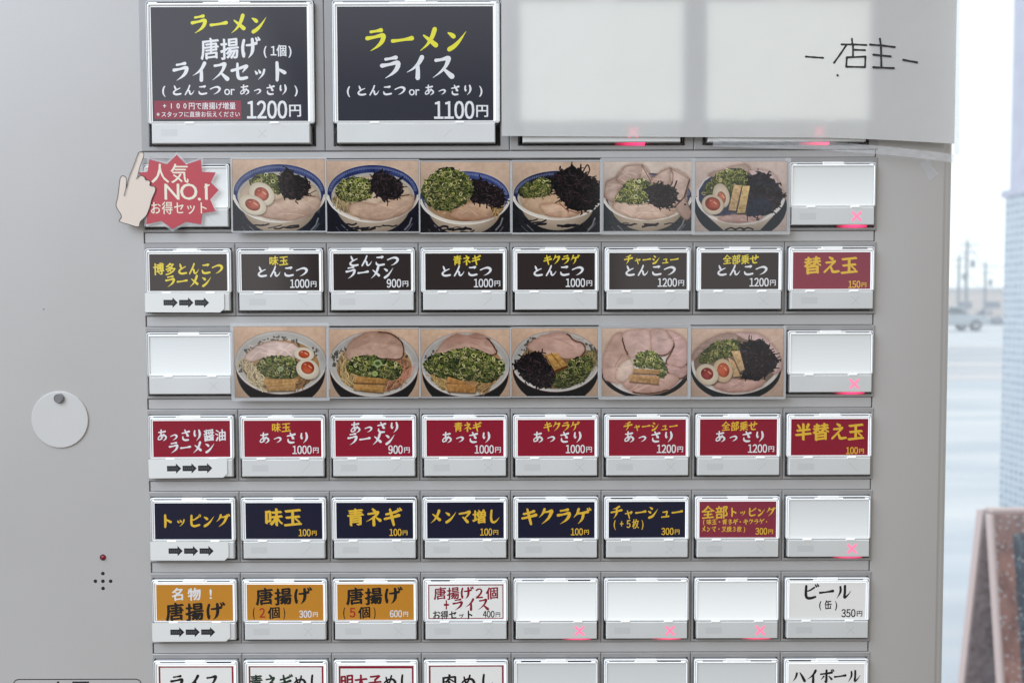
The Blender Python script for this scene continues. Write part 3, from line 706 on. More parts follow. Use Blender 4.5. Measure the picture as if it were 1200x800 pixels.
    def egg(s, cx, cy, rx, ry, rot=0, yolk=(176, 78, 46), yx=.55, yy=.6, dx=0, dy=0, white=(214, 198, 172)):
        s.ell(cx + 4, cy + 12, rx, ry, (60, 44, 34), rot, .5, soft=10)
        s.ell(cx, cy, rx, ry, white, rot, c2=np.array(white) * .86)
        s.ell(cx + dx, cy + dy - 2, rx * yx + 7, ry * yy + 6, np.array(white) * .92, rot)
        s.ell(cx + dx, cy + dy, rx * yx, ry * yy, np.array(yolk) * 1.05, rot, c2=np.array(yolk) * .82, nz=40)
        s.line([(cx + dx + rx * .1, cy + dy - ry * .2), (cx + dx + rx * .32, cy + dy + ry * .02)], 9, (226, 178, 140), .8)
        s.line([(cx + dx - rx * .25, cy + dy - ry * .35), (cx + dx - rx * .16, cy + dy - ry * .33)], 7, (232, 190, 160), .7)
    def menma(s, pts, c=(176, 128, 66)):
        c = np.array(c) * .82 + np.array((150, 128, 104)) * .2
        s.poly([(x + 3, y + 10) for x, y in pts], (58, 36, 20), .6, soft=8)
        s.poly(pts, np.array(c) * 1.08, c2=np.array(c) * .86, nz=40, f=.05)
        (ax, ay), (bx, by), (cx, cy), (dx, dy) = pts
        for _ in range(5):
            t = s.rg.uniform(.1, .9); q = s.rg.uniform(.82, 1.18)
            s.line([(ax + (dx - ax) * t, ay + (dy - ay) * t), (bx + (cx - bx) * t, by + (cy - by) * t)], s.rg.uniform(3, 6), np.array(c) * q, .55)
        s.line([pts[2], pts[3]], 4, np.array(c) * .5, .8)
    def noodles(s, pts, n=60, c=(196, 168, 122), cx=0, cy=0):
        s.poly(jag(pts, 8, s.rg), np.array(c) * .62, nz=30)
        for x, y in s.spots(pts, n):
            a = math.atan2(y - cy, x - cx) + 1.57 + s.rg.normal(0, .45); l = s.rg.uniform(24, 62); b = s.rg.normal(0, 16)
            P = smooth_path([(x - l * math.cos(a), y - l * math.sin(a)), (x + b * math.sin(a), y - b * math.cos(a)), (x + l * math.cos(a), y + l * math.sin(a))], 4)
            s.line(P, 11, np.array(c) * .5, .6); s.line(P, 8, np.array(c) * s.rg.uniform(.82, 1.12))
    def rubble(s, pts, n, cols, r=(5, 11)):
        for x, y in s.spots(pts, n): s.ell(x, y, s.rg.uniform(*r), s.rg.uniform(*r), cols[s.rg.integers(len(cols))], s.rg.uniform(0, 180), .85)
    def finish(s):
        g = np.pad(s.a, ((1, 1), (1, 1), (0, 0)), 'edge'); s.a = .45 * s.a + .55 * sum(g[y:y + s.h, x:x + s.w] for y in range(3) for x in range(3)) / 9
        X, Y = np.meshgrid(np.linspace(-1, 1, s.w), np.linspace(-1, 1, s.h)); Z = s.noise((X + 1) * 200, (Y + 1) * 160, .012, 21)
        s.a *= (1.05 - .07 * X * X - .09 * np.clip(Y, 0, 1) ** 2 + .10 * (Z - .5))[..., None]
        a = s.a.reshape(s.h // 2, 2, s.w // 2, 2, 3).mean((1, 3))
        g = np.pad(a, ((1, 1), (1, 1), (0, 0)), 'edge'); bl = sum(g[y:y + a.shape[0], x:x + a.shape[1]] for y in range(3) for x in range(3)) / 9
        a = np.clip(a + 0.75 * (a - bl), 0, 255); g_ = a.mean(-1, keepdims=True); a = g_ + (a - g_) * .86; a = np.clip((a - 112) * 1.10 + 108, 4, 240)
        a = a + s.rg.normal(0, 2.2, a.shape[:2] + (1,))
        a[:, :1] *= .35; a[:, -1:] *= .35; a[:1] *= .45; a[-1:] *= .35
        return np.clip(a, 0, 255)
def jag(pts, amp, rg):
    o = []; P = np.array(smooth_path([(x, y, 0) for x, y in [pts[-1]] + list(pts) + [pts[0], pts[1]]], 3))[3:-4, :2]
    for a, b in zip(P, np.roll(P, -1, 0)):
        for t in (0, .5): o.append(tuple(a + (b - a) * t + rg.normal(0, amp * .5, 2)))
    return o
def ring(cx, cy, rx, ry, a0=0, a1=360, n=18):
    t = np.radians(np.linspace(a0, a1, n)); return list(zip(cx + rx * np.cos(t), cy + ry * np.sin(t)))

def table(p, tone=(196, 164, 142), low=None):
    tone = np.array(tone) * (1.0, 1.03, 1.06)
    p.poly([(p.x0, p.y0), (1100, p.y0), (1100, 820), (p.x0, 820)], tone, c2=np.array(tone) * .9, nz=10)
def bowl_blue(p, cx, cy, rx, ry, blue=(52, 64, 108), navy=(26, 33, 46), soup=(192, 168, 142), tone=(196, 160, 132), inner=None):
    table(p, tone)
    p.poly([(p.x0 - 9, cy + 70), (cx, cy - 40), (1100, cy + 70), (1100, 830), (p.x0 - 9, 830)], navy, nz=14)
    p.arc(cx, cy + 150, rx * .93, ry * 1.25, 25, 75, 9, (150, 150, 152), .5); p.arc(cx, cy + 150, rx * .93, ry * 1.25, 105, 150, 8, (120, 124, 130), .5)
    p.line([(cx + rx * .68, 740), (cx + rx * .78, 690), (cx + rx * .83, 625)], 14, (150, 150, 150), .75); p.line([(cx - rx * .55, 745), (cx - rx * .68, 690)], 8, (140, 140, 142), .7)
    p.ell(cx, cy + 75, rx * .82, ry * 1.13, (196, 176, 152), c2=(150, 132, 112))
    for q in range(7):
        x = cx + p.rg.uniform(-.62, .62) * rx; y = cy + ry * 1.14 + p.rg.uniform(5, 46) - abs(x - cx) * .12
        p.line(smooth_path([(x - 70, y + p.rg.uniform(-6, 18)), (x - 20, y), (x + 20, y + p.rg.uniform(-14, 10)), (x + 60, y - p.rg.uniform(0, 20))], 4), p.rg.uniform(8, 24), (26, 26, 36), .92)
    p.ell(cx, cy, rx, ry, (214, 206, 192), c2=(196, 186, 172))
    p.ell(cx, cy - 6, rx - 9, ry - 9, blue, nz=26)
    n = 46
    for i in range(n):
        a = math.radians(186 + 168 * i / (n - 1)); x, y = cx + (rx - 34) * math.cos(a), cy - 2 + (ry - 36) * math.sin(a)
        rr = 13; p.line([(x - rr, y + 8), (x - rr, y - 9), (x + rr * .7, y - 9), (x + rr * .7, y + 5), (x - 3, y + 5), (x - 3, y - 2)], 4.2, (140, 148, 178), .62)
    p.ell(cx, cy + 30, rx - 48, ry - 48, (196, 190, 178), c2=(170, 164, 156))
    p.ell(cx + 3, cy + 40, rx - 66, ry - 66, soup, c2=np.array(soup) * .9, nz=18)
    for x, y in p.spots(ring(cx, cy + 40, rx - 90, ry - 90), 26): p.arc(x, y, p.rg.uniform(5, 13), p.rg.uniform(3, 8), 0, 360, 3, (224, 204, 178), .5, 12)
    p.arc(cx, cy + 36, rx - 60, ry - 60, 195, 345, 44, (120, 104, 92), .16); p.arc(cx, cy + 40, rx - 80, ry - 78, 20, 160, 40, (150, 118, 92), .22)
    p.arc(cx, cy - 2, rx - 10, ry - 12, 6, 174, 26, (206, 196, 180)); p.arc(cx, cy + 2, rx - 2, ry, 8, 172, 7, (232, 226, 214), .8)
def bowl_white(p, cx, cy, rx, ry, tone=(200, 160, 128), soup=(150, 112, 70), white=(186, 180, 170)):
    table(p, tone)
    p.ell(cx, cy + 75, rx * .97, ry * 1.18, (20, 20, 24)); p.arc(cx, cy + 75, rx * .97, ry * 1.18, 100, 165, 7, (150, 140, 130), .7)
    p.ell(cx, cy, rx, ry, (150, 124, 116)); p.ell(cx, cy, rx - 6, ry - 5, white, c2=np.array(white) * .93, nz=10)
    p.arc(cx, cy - 2, rx - 12, ry - 10, 15, 165, 12, np.array(white) * 1.1, .8)
    p.arc(cx, cy + 2, rx - 1, ry, 5, 175, 4, (96, 66, 66), .7)
    p.arc(cx, cy + 6, rx * .9, ry * .86, 190, 350, 46, (110, 104, 100), .16)
    p.ell(cx + 3, cy + 28, rx * .83, ry * .80, soup, c2=np.array(soup) * 1.1, nz=30)
def scorch(p, pts, n=26):
    p.rubble(pts, n, [(64, 58, 52), (92, 84, 74), (76, 70, 60)], (5, 13))

def r2c1(p):
    bowl_blue(p, 502, 375, 466, 286)
    p.pork([(360, 505), (480, 440), (640, 420), (800, 400), (905, 430), (900, 510), (800, 590), (640, 640), (470, 630), (340, 600)], (184, 150, 128), (170, 132, 112), fat=8)
    p.onion([(210, 250), (300, 190), (430, 180), (520, 230), (545, 330), (500, 390), (430, 370), (340, 300), (230, 310)], 150, 1.05, .8)
    p.fungus([(510, 215), (580, 130), (660, 190), (780, 250), (810, 310), (780, 380), (700, 430), (600, 440), (540, 390), (500, 290)], 120, wild=10)
    p.line([(700, 410), (790, 390), (870, 350)], 8, (40, 28, 28)); p.line([(760, 400), (860, 410)], 8, (52, 36, 32))
    p.egg(325, 385, 136, 108, 32, (172, 86, 66)); p.egg(235, 490, 142, 92, 22, (168, 84, 66))
def r2c2(p):
    bowl_blue(p, 500, 380, 462, 282, (40, 52, 100), (14, 20, 38))
    p.noodles([(90, 430), (200, 420), (290, 480), (250, 570), (150, 520)], 20, (192, 164, 116), 500, 400)
    p.pork([(265, 560), (280, 490), (400, 465), (520, 490), (640, 440), (830, 400), (915, 420), (880, 530), (760, 600), (560, 645), (380, 620)], (180, 144, 118), (166, 126, 104), fat=9)
    p.onion([(120, 350), (200, 250), (330, 215), (460, 240), (510, 330), (470, 430), (330, 460), (180, 440)], 220, 1.08, .9)
    p.fungus([(480, 240), (540, 165), (640, 185), (760, 250), (800, 340), (760, 420), (640, 450), (540, 400), (490, 330)], 130, wild=10)
    p.line([(760, 410), (860, 395)], 9, (42, 28, 28))
def r2c3(p):
    bowl_blue(p, 482, 420, 452, 262, (58, 70, 120), (30, 28, 34), (170, 132, 96))
    p.pork([(330, 590), (440, 500), (560, 460), (700, 470), (800, 540), (780, 600), (620, 640), (450, 640)], (176, 136, 106), (164, 118, 92), fat=6)
    p.noodles([(750, 500), (850, 490), (860, 550), (780, 610)], 12, (190, 150, 96), 480, 420)
    p.fungus([(530, 250), (640, 250), (760, 300), (860, 360), (880, 460), (820, 520), (700, 480), (580, 470), (520, 400)], 150, (30, 18, 24), wild=14)
    p.onion([(50, 360), (90, 260), (190, 160), (330, 120), (440, 170), (520, 220), (560, 320), (540, 420), (450, 490), (330, 545), (200, 540), (90, 470)], 460, .98, 1.0, (34, 48, 26))
def r2c4(p):
    bowl_blue(p, 505, 395, 446, 240, (40, 44, 74), (34, 36, 40), (190, 156, 122))
    p.pork([(330, 500), (450, 480), (560, 500), (720, 570), (620, 610), (420, 600)], (190, 150, 122), (178, 132, 106), fat=4)
    p.onion([(120, 350), (200, 280), (320, 225), (420, 240), (450, 320), (420, 400), (300, 410), (160, 420)], 170, 1.0, .9)
    p.fungus([(430, 230), (540, 160), (640, 110), (720, 140), (800, 200), (900, 260), (920, 350), (915, 460), (860, 530), (740, 555), (610, 520), (540, 440), (480, 370)], 290, (20, 20, 24), wild=26, hi=(70, 74, 80))
    p.line([(740, 190), (735, 95)], 13, (36, 22, 20)); p.line(smooth_path([(760, 160), (800, 100), (822, 150), (800, 200)], 5), 13, (40, 24, 22))
    p.line([(520, 470), (590, 540), (700, 575), (820, 560)], 9, (120, 66, 50), .8)
def r2c5(p):
    bowl_blue(p, 500, 410, 440, 235, (60, 58, 84), (46, 52, 56), (196, 166, 142), (200, 176, 156))
    for q in ([(70, 400), (90, 270), (180, 220), (260, 150), (300, 230), (230, 330), (160, 460)], [(190, 240), (280, 110), (440, 100), (520, 200), (420, 250), (300, 300)], [(420, 240), (450, 100), (540, 230), (530, 270)],
              [(520, 260), (640, 160), (730, 130), (800, 300), (760, 360), (620, 300)], [(730, 140), (915, 240), (870, 420), (930, 560), (890, 640), (800, 560), (740, 380)]):
        p.pork(q, (186, 152, 136), (162, 126, 110), fat=4); p.line(q[:4], 5, (112, 80, 66), .6)
    p.pork([(160, 520), (230, 460), (420, 480), (560, 490), (760, 560), (700, 600), (500, 635), (300, 600)], (196, 160, 138), (186, 146, 124), fat=8)
    p.onion([(170, 440), (240, 330), (320, 250), (450, 240), (530, 290), (500, 400), (490, 470), (360, 480), (230, 470)], 210, 1.14, .9, (62, 78, 52))
    p.fungus([(490, 330), (580, 285), (720, 300), (790, 360), (790, 440), (720, 510), (620, 520), (530, 470)], 110, (46, 46, 50), wild=8, hi=(110, 100, 100))
    p.line([(760, 520), (860, 420), (910, 250)], 14, (80, 56, 52)); p.line([(760, 330), (785, 260)], 16, (44, 40, 42)); p.line([(580, 300), (610, 260)], 14, (44, 40, 42)); p.ell(870, 490, 12, 9, (40, 36, 40))
    p.line([(720, 130), (750, 190), (745, 280)], 9, (110, 84, 76), .8); p.line([(440, 100), (490, 190), (530, 260)], 9, (100, 76, 66), .8)
def r2c6(p):
    table(p, (198, 170, 154))
    p.ell(525, 505, 455, 330, (38, 48, 56)); p.arc(525, 505, 455, 330, 110, 170, 7, (170, 162, 150), .8)
    p.ell(525, 480, 330, 300, (176, 162, 146), op=.0)
    p.poly(ring(525, 400, 436, 280), (200, 194, 184)); p.poly(ring(525, 395, 418, 262), (52, 60, 84), nz=20)
    p.poly([(200, 600), (850, 600), (720, 740), (360, 740)], (188, 172, 152), c2=(150, 136, 120))
    for x in (430, 520, 600): p.line([(x - 50, 735), (x, 715), (x + 50, 730)], 16, (30, 34, 44))
    p.poly(ring(525, 400, 436, 280), (200, 194, 184), op=0); p.arc(525, 400, 430, 276, 5, 175, 24, (204, 198, 190))
    p.pork([(210, 190), (350, 140), (560, 90), (620, 170), (450, 220), (270, 220)], (176, 146, 130), (160, 126, 112), fat=3)
    p.pork([(600, 160), (800, 160), (900, 260), (960, 420), (820, 340)], (190, 158, 150), (182, 148, 138), fat=3)
    p.pork([(310, 620), (420, 590), (640, 590), (740, 600), (700, 640), (500, 665), (370, 650)], (178, 140, 130), (164, 122, 110), fat=5)
    p.onion([(140, 380), (220, 260), (330, 160), (480, 135), (600, 190), (590, 290), (440, 400), (240, 400)], 280, 1.02, .85, (52, 66, 46))
    p.fungus([(590, 230), (700, 170), (790, 200), (890, 290), (940, 390), (900, 500), (820, 560), (700, 600), (590, 590), (590, 420), (620, 320)], 170, (40, 44, 58), wild=14, hi=(104, 104, 112))
    p.poly([(600, 430), (760, 420), (830, 470), (800, 560), (690, 605), (590, 590)], (36, 46, 66), .75, nz=14)
    p.menma([(460, 295), (535, 300), (480, 550), (405, 545)], (186, 152, 104)); p.menma([(545, 305), (615, 305), (570, 570), (490, 575)], (192, 158, 100))
    p.egg(335, 400, 80, 122, -14, (170, 92, 66), .5, .5, 4, 20, (206, 186, 160)); p.egg(252, 488, 110, 96, 22, (160, 74, 54), .7, .68, 0, -8, (206, 186, 160))
def r4c1(p):
    bowl_white(p, 515, 412, 460, 312)
    scorch(p, [(150, 280), (300, 210), (420, 160), (560, 140), (590, 190), (400, 200), (180, 320)], 46); scorch(p, [(590, 200), (680, 180), (715, 260), (620, 240)], 16); scorch(p, [(90, 420), (130, 420), (120, 520), (90, 490)], 12); scorch(p, [(835, 260), (900, 290), (860, 380)], 12)
    p.noodles([(110, 400), (200, 390), (320, 500), (370, 600), (390, 680), (300, 660), (180, 570)], 70, (196, 174, 134), 520, 400); p.noodles([(660, 580), (760, 590), (840, 540), (760, 640), (680, 670)], 22, (150, 110, 70), 520, 400)
    p.pork([(160, 350), (300, 240), (480, 200), (640, 230), (720, 300), (660, 370), (500, 350), (340, 370), (220, 400)], (198, 164, 152), (192, 158, 142), fat=8)
    p.onion([(270, 440), (340, 370), (480, 340), (640, 370), (700, 430), (690, 530), (560, 580), (400, 560), (310, 510)], 230, 1.0, .9, (40, 56, 34)); p.ell(515, 475, 30, 24, (170, 174, 136), c2=(120, 130, 84)); p.ell(515, 476, 13, 9, (92, 104, 66), soft=5)
    p.menma([(350, 575), (690, 572), (690, 620), (345, 640)], (172, 124, 66)); p.menma([(365, 630), (660, 600), (662, 690), (380, 695)], (178, 132, 74))
    p.egg(750, 330, 102, 66, 8, (184, 76, 36)); p.egg(785, 478, 116, 98, 20, (178, 72, 36), .58, .62, 0, -15)
def r4c2(p):
    bowl_white(p, 510, 428, 452, 322)
    scorch(p, [(90, 330), (220, 260), (260, 270), (160, 340), (130, 470), (90, 440)], 46); scorch(p, [(800, 300), (860, 320), (850, 370), (800, 350)], 8)
    p.noodles([(150, 400), (240, 310), (330, 400), (330, 520), (300, 660), (190, 590)], 70, (190, 158, 104), 510, 430); p.noodles([(760, 400), (850, 400), (850, 540), (760, 660), (640, 690), (640, 600)], 52, (186, 128, 92), 510, 430)
    for q in range(6): p.line([(760 + q * 12, 560 + q * 6), (930 - q * 8, 430 + q * 22)], 8, (196, 130, 108), .8)
    p.pork([(240, 280), (300, 190), (420, 120), (560, 112), (680, 130), (780, 200), (810, 290), (770, 380), (600, 370), (400, 350), (250, 380)], (150, 108, 88), (178, 140, 120), edge=(3, 8), fat=6); p.poly([(250, 300), (480, 215), (760, 250), (790, 330), (740, 370), (400, 350), (255, 360)], (186, 148, 128), .55, nz=30)
    p.onion([(240, 430), (330, 350), (480, 340), (620, 380), (760, 420), (790, 510), (720, 580), (560, 560), (400, 550), (260, 500)], 250, .98, .95, (34, 48, 32)); p.ell(548, 420, 42, 34, (92, 112, 62), c2=(160, 170, 112)); p.ell(548, 420, 22, 15, (58, 78, 44), soft=6); p.ell(520, 520, 28, 26, (124, 142, 74), c2=(160, 170, 104))
    p.menma([(320, 545), (630, 575), (620, 620), (310, 610)], (172, 118, 52)); p.menma([(300, 625), (605, 640), (600, 710), (310, 680)], (176, 124, 58))
def r4c3(p):
    bowl_white(p, 488, 432, 445, 318)
    scorch(p, [(70, 360), (210, 270), (230, 330), (120, 400)], 24)
    p.noodles([(140, 560), (300, 570), (320, 690), (230, 660)], 30, (186, 150, 92), 490, 430); p.noodles([(590, 620), (760, 600), (700, 690), (620, 700)], 22, (176, 136, 84), 490, 430)
    p.pork([(210, 290), (290, 190), (400, 130), (500, 150), (600, 125), (700, 170), (770, 250), (790, 330), (600, 340), (230, 340)], (150, 104, 86), (186, 144, 126), edge=(5, 8), fat=6); p.poly([(230, 300), (480, 225), (740, 260), (780, 330), (240, 340)], (190, 150, 132), .5, nz=24)
    p.onion([(70, 420), (150, 340), (300, 310), (440, 265), (600, 280), (760, 350), (880, 420), (850, 520), (760, 610), (600, 600), (430, 580), (250, 560), (110, 500)], 480, .98, .95, (34, 50, 28))
    p.menma([(310, 550), (480, 600), (480, 640), (300, 610)], (170, 112, 48)); p.menma([(300, 620), (590, 640), (585, 715), (310, 700)], (176, 118, 54))
def r4c4(p):
    bowl_white(p, 485, 402, 440, 300, soup=(120, 92, 60))
    scorch(p, [(140, 290), (240, 160), (290, 170), (200, 300)], 46); scorch(p, [(770, 220), (850, 240), (900, 300), (860, 310)], 18)
    p.noodles([(760, 320), (900, 300), (890, 420), (800, 520)], 24, (160, 140, 90), 485, 400)
    p.pork([(200, 260), (320, 160), (480, 118), (600, 130), (660, 190), (760, 230), (770, 310), (680, 370), (500, 360), (330, 320)], (178, 132, 116), (186, 142, 124), edge=(3, 7), fat=9)
    p.fungus([(70, 430), (150, 360), (280, 300), (370, 360), (460, 480), (470, 560), (430, 660), (300, 650), (190, 590), (100, 490)], 240, (18, 16, 22), wild=10)
    p.onion([(480, 520), (600, 430), (640, 380), (780, 350), (850, 380), (840, 480), (760, 590), (600, 660), (470, 650)], 240, .84, .95, (36, 46, 28))
    p.menma([(385, 330), (500, 315), (600, 440), (470, 490)], (180, 128, 56)); p.line([(440, 320), (545, 455)], 8, (110, 70, 30), .8); p.poly([(470, 490), (600, 440), (590, 470), (480, 515)], (92, 52, 22))
def r4c5(p):
    table(p, (206, 170, 142)); p.ell(475, 470, 450, 300, (30, 32, 34)); p.arc(475, 470, 450, 300, 105, 170, 7, (160, 150, 140), .7); p.ell(475, 415, 430, 320, (196, 188, 180))
    p.pork([(60, 560), (55, 380), (100, 250), (180, 130), (260, 130), (330, 330), (240, 600), (140, 600)], (178, 134, 116), (192, 150, 134), fat=6)
    p.pork([(250, 140), (340, 90), (520, 95), (540, 270), (380, 360), (300, 330)], (182, 142, 128), (192, 152, 138), edge=(5, 6), fat=5)
    p.pork([(530, 160), (540, 85), (680, 95), (760, 200), (730, 300), (640, 345), (540, 290)], (178, 138, 126), (194, 152, 140), edge=(3, 6), fat=5)
    p.pork([(690, 100), (800, 130), (890, 230), (890, 420), (810, 470), (680, 420), (740, 300), (760, 210)], (194, 148, 138), (190, 144, 132), edge=(3, 7), fat=6)
    p.pork([(690, 440), (830, 465), (890, 440), (880, 540), (810, 570), (720, 540)], (186, 140, 130), (182, 136, 124), edge=(3, 6), fat=3)
    p.pork([(240, 600), (320, 500), (700, 520), (810, 580), (700, 680), (500, 720), (330, 690)], (192, 148, 132), (182, 134, 118), edge=(4, 6), fat=9)
    p.pork([(180, 560), (230, 430), (330, 380), (360, 500), (260, 600)], (202, 168, 150), (196, 158, 138), fat=3)
    for a, b in (((270, 250), (310, 350)), ((180, 440), (250, 330))): p.line([a, b], 6, (120, 78, 60), .6)
    p.onion([(360, 410), (410, 320), (520, 300), (620, 350), (670, 430), (690, 530), (620, 560), (560, 470), (420, 470)], 130, 1.12, .9, (70, 84, 52))
    p.menma([(360, 470), (620, 485), (615, 530), (355, 520)], (170, 124, 74)); p.menma([(320, 530), (610, 550), (610, 630), (320, 600)], (174, 128, 78))
def r4c6(p):
    table(p, (202, 164, 138)); p.ell(480, 480, 445, 310, (34, 40, 42)); p.arc(480, 480, 445, 310, 105, 170, 7, (160, 150, 140), .7); p.ell(480, 430, 438, 295, (200, 192, 182)); p.ell(480, 415, 415, 270, (120, 100, 84))
    p.pork([(40, 340), (150, 220), (330, 130), (470, 130), (480, 200), (300, 230), (130, 330), (70, 390)], (162, 130, 116), (150, 116, 104), fat=4)
    p.pork([(470, 120), (700, 130), (830, 230), (900, 330), (940, 460), (840, 520), (740, 250), (560, 180)], (190, 152, 144), (184, 146, 136), fat=5)
    p.pork([(260, 640), (420, 570), (560, 580), (760, 580), (730, 640), (600, 690), (400, 700)], (186, 142, 128), (172, 126, 112), fat=8)
    p.onion([(110, 390), (170, 280), (290, 210), (450, 180), (530, 230), (500, 300), (400, 360), (260, 400), (150, 420)], 230, 1.0, .85, (54, 68, 44))
    p.fungus([(520, 240), (620, 200), (730, 190), (800, 260), (890, 390), (860, 480), (760, 550), (690, 590), (540, 560), (560, 440), (520, 330)], 190, (34, 35, 44), wild=12, hi=(112, 112, 120))
    p.menma([(400, 360), (460, 400), (525, 545), (455, 555)], (192, 152, 104)); p.menma([(430, 300), (515, 295), (565, 480), (520, 500)], (190, 154, 106))
    p.egg(350, 490, 96, 116, -12, (186, 84, 52), .62, .62, 5, -5, (206, 176, 138)); p.egg(196, 528, 114, 100, 32, (150, 56, 50), .55, .58, 0, -8, (210, 190, 162))

PRINTM = mat('photo_print_ink', (.5, .5, .5), 0.5, coat=1.0, coat_ior=1.6, coat_rough=0.07, spec=0.1)
_n, _l, _b = nodes(PRINTM)
_c = _n.new('ShaderNodeVertexColor'); _c.layer_name = 'ink'; _l.new(_c.outputs[0], _b.inputs['Base Color'])
SLEEVE = bpy.data.materials.new('clear_laminate'); SLEEVE.use_nodes = True
_n, _l, _b = nodes(SLEEVE); _b.inputs['Base Color'].default_value = (.8, .8, .79, 1); _b.inputs['Roughness'].default_value = .18; _b.inputs['Alpha'].default_value = 0.42
CARDBACK = mat('photo_paper', (.75, .74, .72), .5)

CARDS = [  # row, painter, print rectangle inside its photo crop, crop origin, margin of the laminate, label
 (182, 268, r2c1, (32, 40, 966, 752), 2.0, 'bowl photo with two halved eggs and scallions under a blue patterned rim'),
 (182, 378, r2c2, (36, 55, 962, 760), 1.5, 'bowl photo with plain pork, scallions and wood ear mushrooms under a blue patterned rim'),
 (182, 488, r2c3, (34, 66, 934, 768), 1.5, 'bowl photo heaped with the tallest mound of green scallions'),
 (182, 594, r2c4, (55, 66, 928, 768), 2.0, 'bowl photo heaped with the biggest black pile of wood ear mushrooms'),
 (182, 700, r2c5, (62, 62, 942, 754), 4.0, 'bowl photo with pork slices standing round scallions and a dark mushroom ball'),
 (182, 806, r2c6, (74, 62, 986, 756), 4.0, 'bowl photo with halved eggs, two bamboo shoots and mushrooms beside the blank cross button'),
 (376, 268, r4c1, (50, 56, 976, 760), 4.0, 'white bowl photo with two halved eggs to the right of scallions'),
 (376, 378, r4c2, (54, 80, 964, 756), 1.5, 'white bowl photo with one pork slice over a small scallion patch and orange noodles'),
 (376, 488, r4c3, (40, 82, 936, 752), 1.5, 'bowl photo with a wide bed of scallions below one pork slice in a white bowl'),
 (376, 594, r4c4, (44, 72, 906, 748), 1.5, 'white bowl photo with black mushrooms at left and scallions at right'),
 (376, 700, r4c5, (44, 72, 894, 746), 4.0, 'bowl photo covered all round with pink pork slices and two bamboo shoots'),
 (376, 806, r4c6, (34, 76, 950, 752), 3.0, 'bowl photo with two halved eggs at front left and black mushrooms, in the lower row'),
]
KC = 122 / 1038.0
for oy, ox, fn, (x0, y0, x1, y1), mg, lab_ in CARDS:
    p = Paint(x0, y0, x1, y1); fn(p); img = p.finish(); hh, ww = img.shape[:2]
    h = 7.6
    a0, b0 = uv(ox + x0 * KC, oy + y0 * KC, h); a1, b1 = uv(ox + x1 * KC, oy + y1 * KC, h)
    W, H = a1 - a0, b1 - b0
    U, V = np.meshgrid(np.linspace(0, W, ww), np.linspace(0, H, hh))
    co = np.stack([U * S, np.zeros_like(U), -V * S], -1).reshape(-1, 3).astype(np.float32)
    idx = np.arange(hh * ww).reshape(hh, ww)
    q = np.stack([idx[:-1, :-1], idx[1:, :-1], idx[1:, 1:], idx[:-1, 1:]], -1).reshape(-1, 4)
    bx = [(0, 0), (W, 0), (W, H), (0, H)]
    extra = np.array([(u * S, y * S, -v * S) for y in (0.02, 0.35) for u, v in bx], np.float32)
    nb = len(co); co = np.vstack([co, extra])
    sidef = [[nb + i, nb + (i + 1) % 4, nb + 4 + (i + 1) % 4, nb + 4 + i] for i in range(4)] + [[nb + 4, nb + 5, nb + 6, nb + 7]]
    loops = np.concatenate([q.ravel(), np.array(sidef).ravel()]).astype(np.int32)
    nf = len(q) + len(sidef)
    me = bpy.data.meshes.new('photo_card'); me.vertices.add(len(co)); me.vertices.foreach_set('co', co.ravel())
    me.loops.add(len(loops)); me.loops.foreach_set('vertex_index', loops)
    me.polygons.add(nf); me.polygons.foreach_set('loop_start', np.arange(0, nf * 4, 4, dtype=np.int32))
    me.materials.append(PRINTM); me.materials.append(CARDBACK)
    mi = np.zeros(nf, np.int32); mi[len(q):] = 1; me.polygons.foreach_set('material_index', mi)
    me.update(calc_edges=True)
    s_ = img.reshape(-1, 3) / 255.0
    l_ = np.where(s_ <= .04045, s_ / 12.92, ((s_ + .055) / 1.055) ** 2.4) / 0.93
    ca = me.color_attributes.new('ink', 'FLOAT_COLOR', 'POINT')
    rgba = np.ones((len(co), 4), np.float32); rgba[:nb, :3] = np.clip(l_, 0, .9); ca.data.foreach_set('color', rgba.ravel())
    o = bpy.data.objects.new('photo_card', me); COL.objects.link(o); mv(o, a0, b0, h)
    random.seed(ox + oy); o.rotation_euler = (math.radians(random.uniform(-.25, .25)), 0, math.radians(random.uniform(-.25, .25)))
    tag(o, lab_, 'photo card', 'laminated bowl photos on the ticket machine')
    mb = MB()   # the laminate's welded margin round the print
    ro, ri = rrect(-mg, W + mg, -mg, H + mg, 2.2, .0), rrect(.05, W - .05, .05, H - .05, .3, .0)
    def lift(r_, z): return [(a, b, z) for a, b, _ in r_]
    mb.loops([lift(ro, -.3), lift(ro, .12), lift(ri, .12), lift(ri, -.3), lift(ro, -.3)], SLEEVE, cap=False)
    mb.build('laminate_margin', o)
# ---------------------------------------------------------------- paper, tape and cut-outs on the machine
NOTICE = bpy.data.materials.new('notice_paper'); NOTICE.use_nodes = True
_n, _l, _b = nodes(NOTICE)
_b.inputs['Base Color'].default_value = (.82, .815, .79, 1); _b.inputs['Roughness'].default_value = .5
_t = _n.new('ShaderNodeBsdfTranslucent'); _t.inputs[0].default_value = (.86, .86, .83, 1)
_m = _n.new('ShaderNodeMixShader'); _m.inputs[0].default_value = .30
_t2 = _n.new('ShaderNodeTexCoord'); _z2 = _n.new('ShaderNodeTexNoise'); _z2.inputs['Scale'].default_value = 16; _z2.inputs['Detail'].default_value = 5; _p2 = _n.new('ShaderNodeBump'); _p2.inputs['Strength'].default_value = .35; _p2.inputs['Distance'].default_value = .004
_l.new(_t2.outputs['Object'], _z2.inputs[0]); _l.new(_z2.outputs[0], _p2.inputs['Height']); _l.new(_p2.outputs[0], _b.inputs['Normal'])
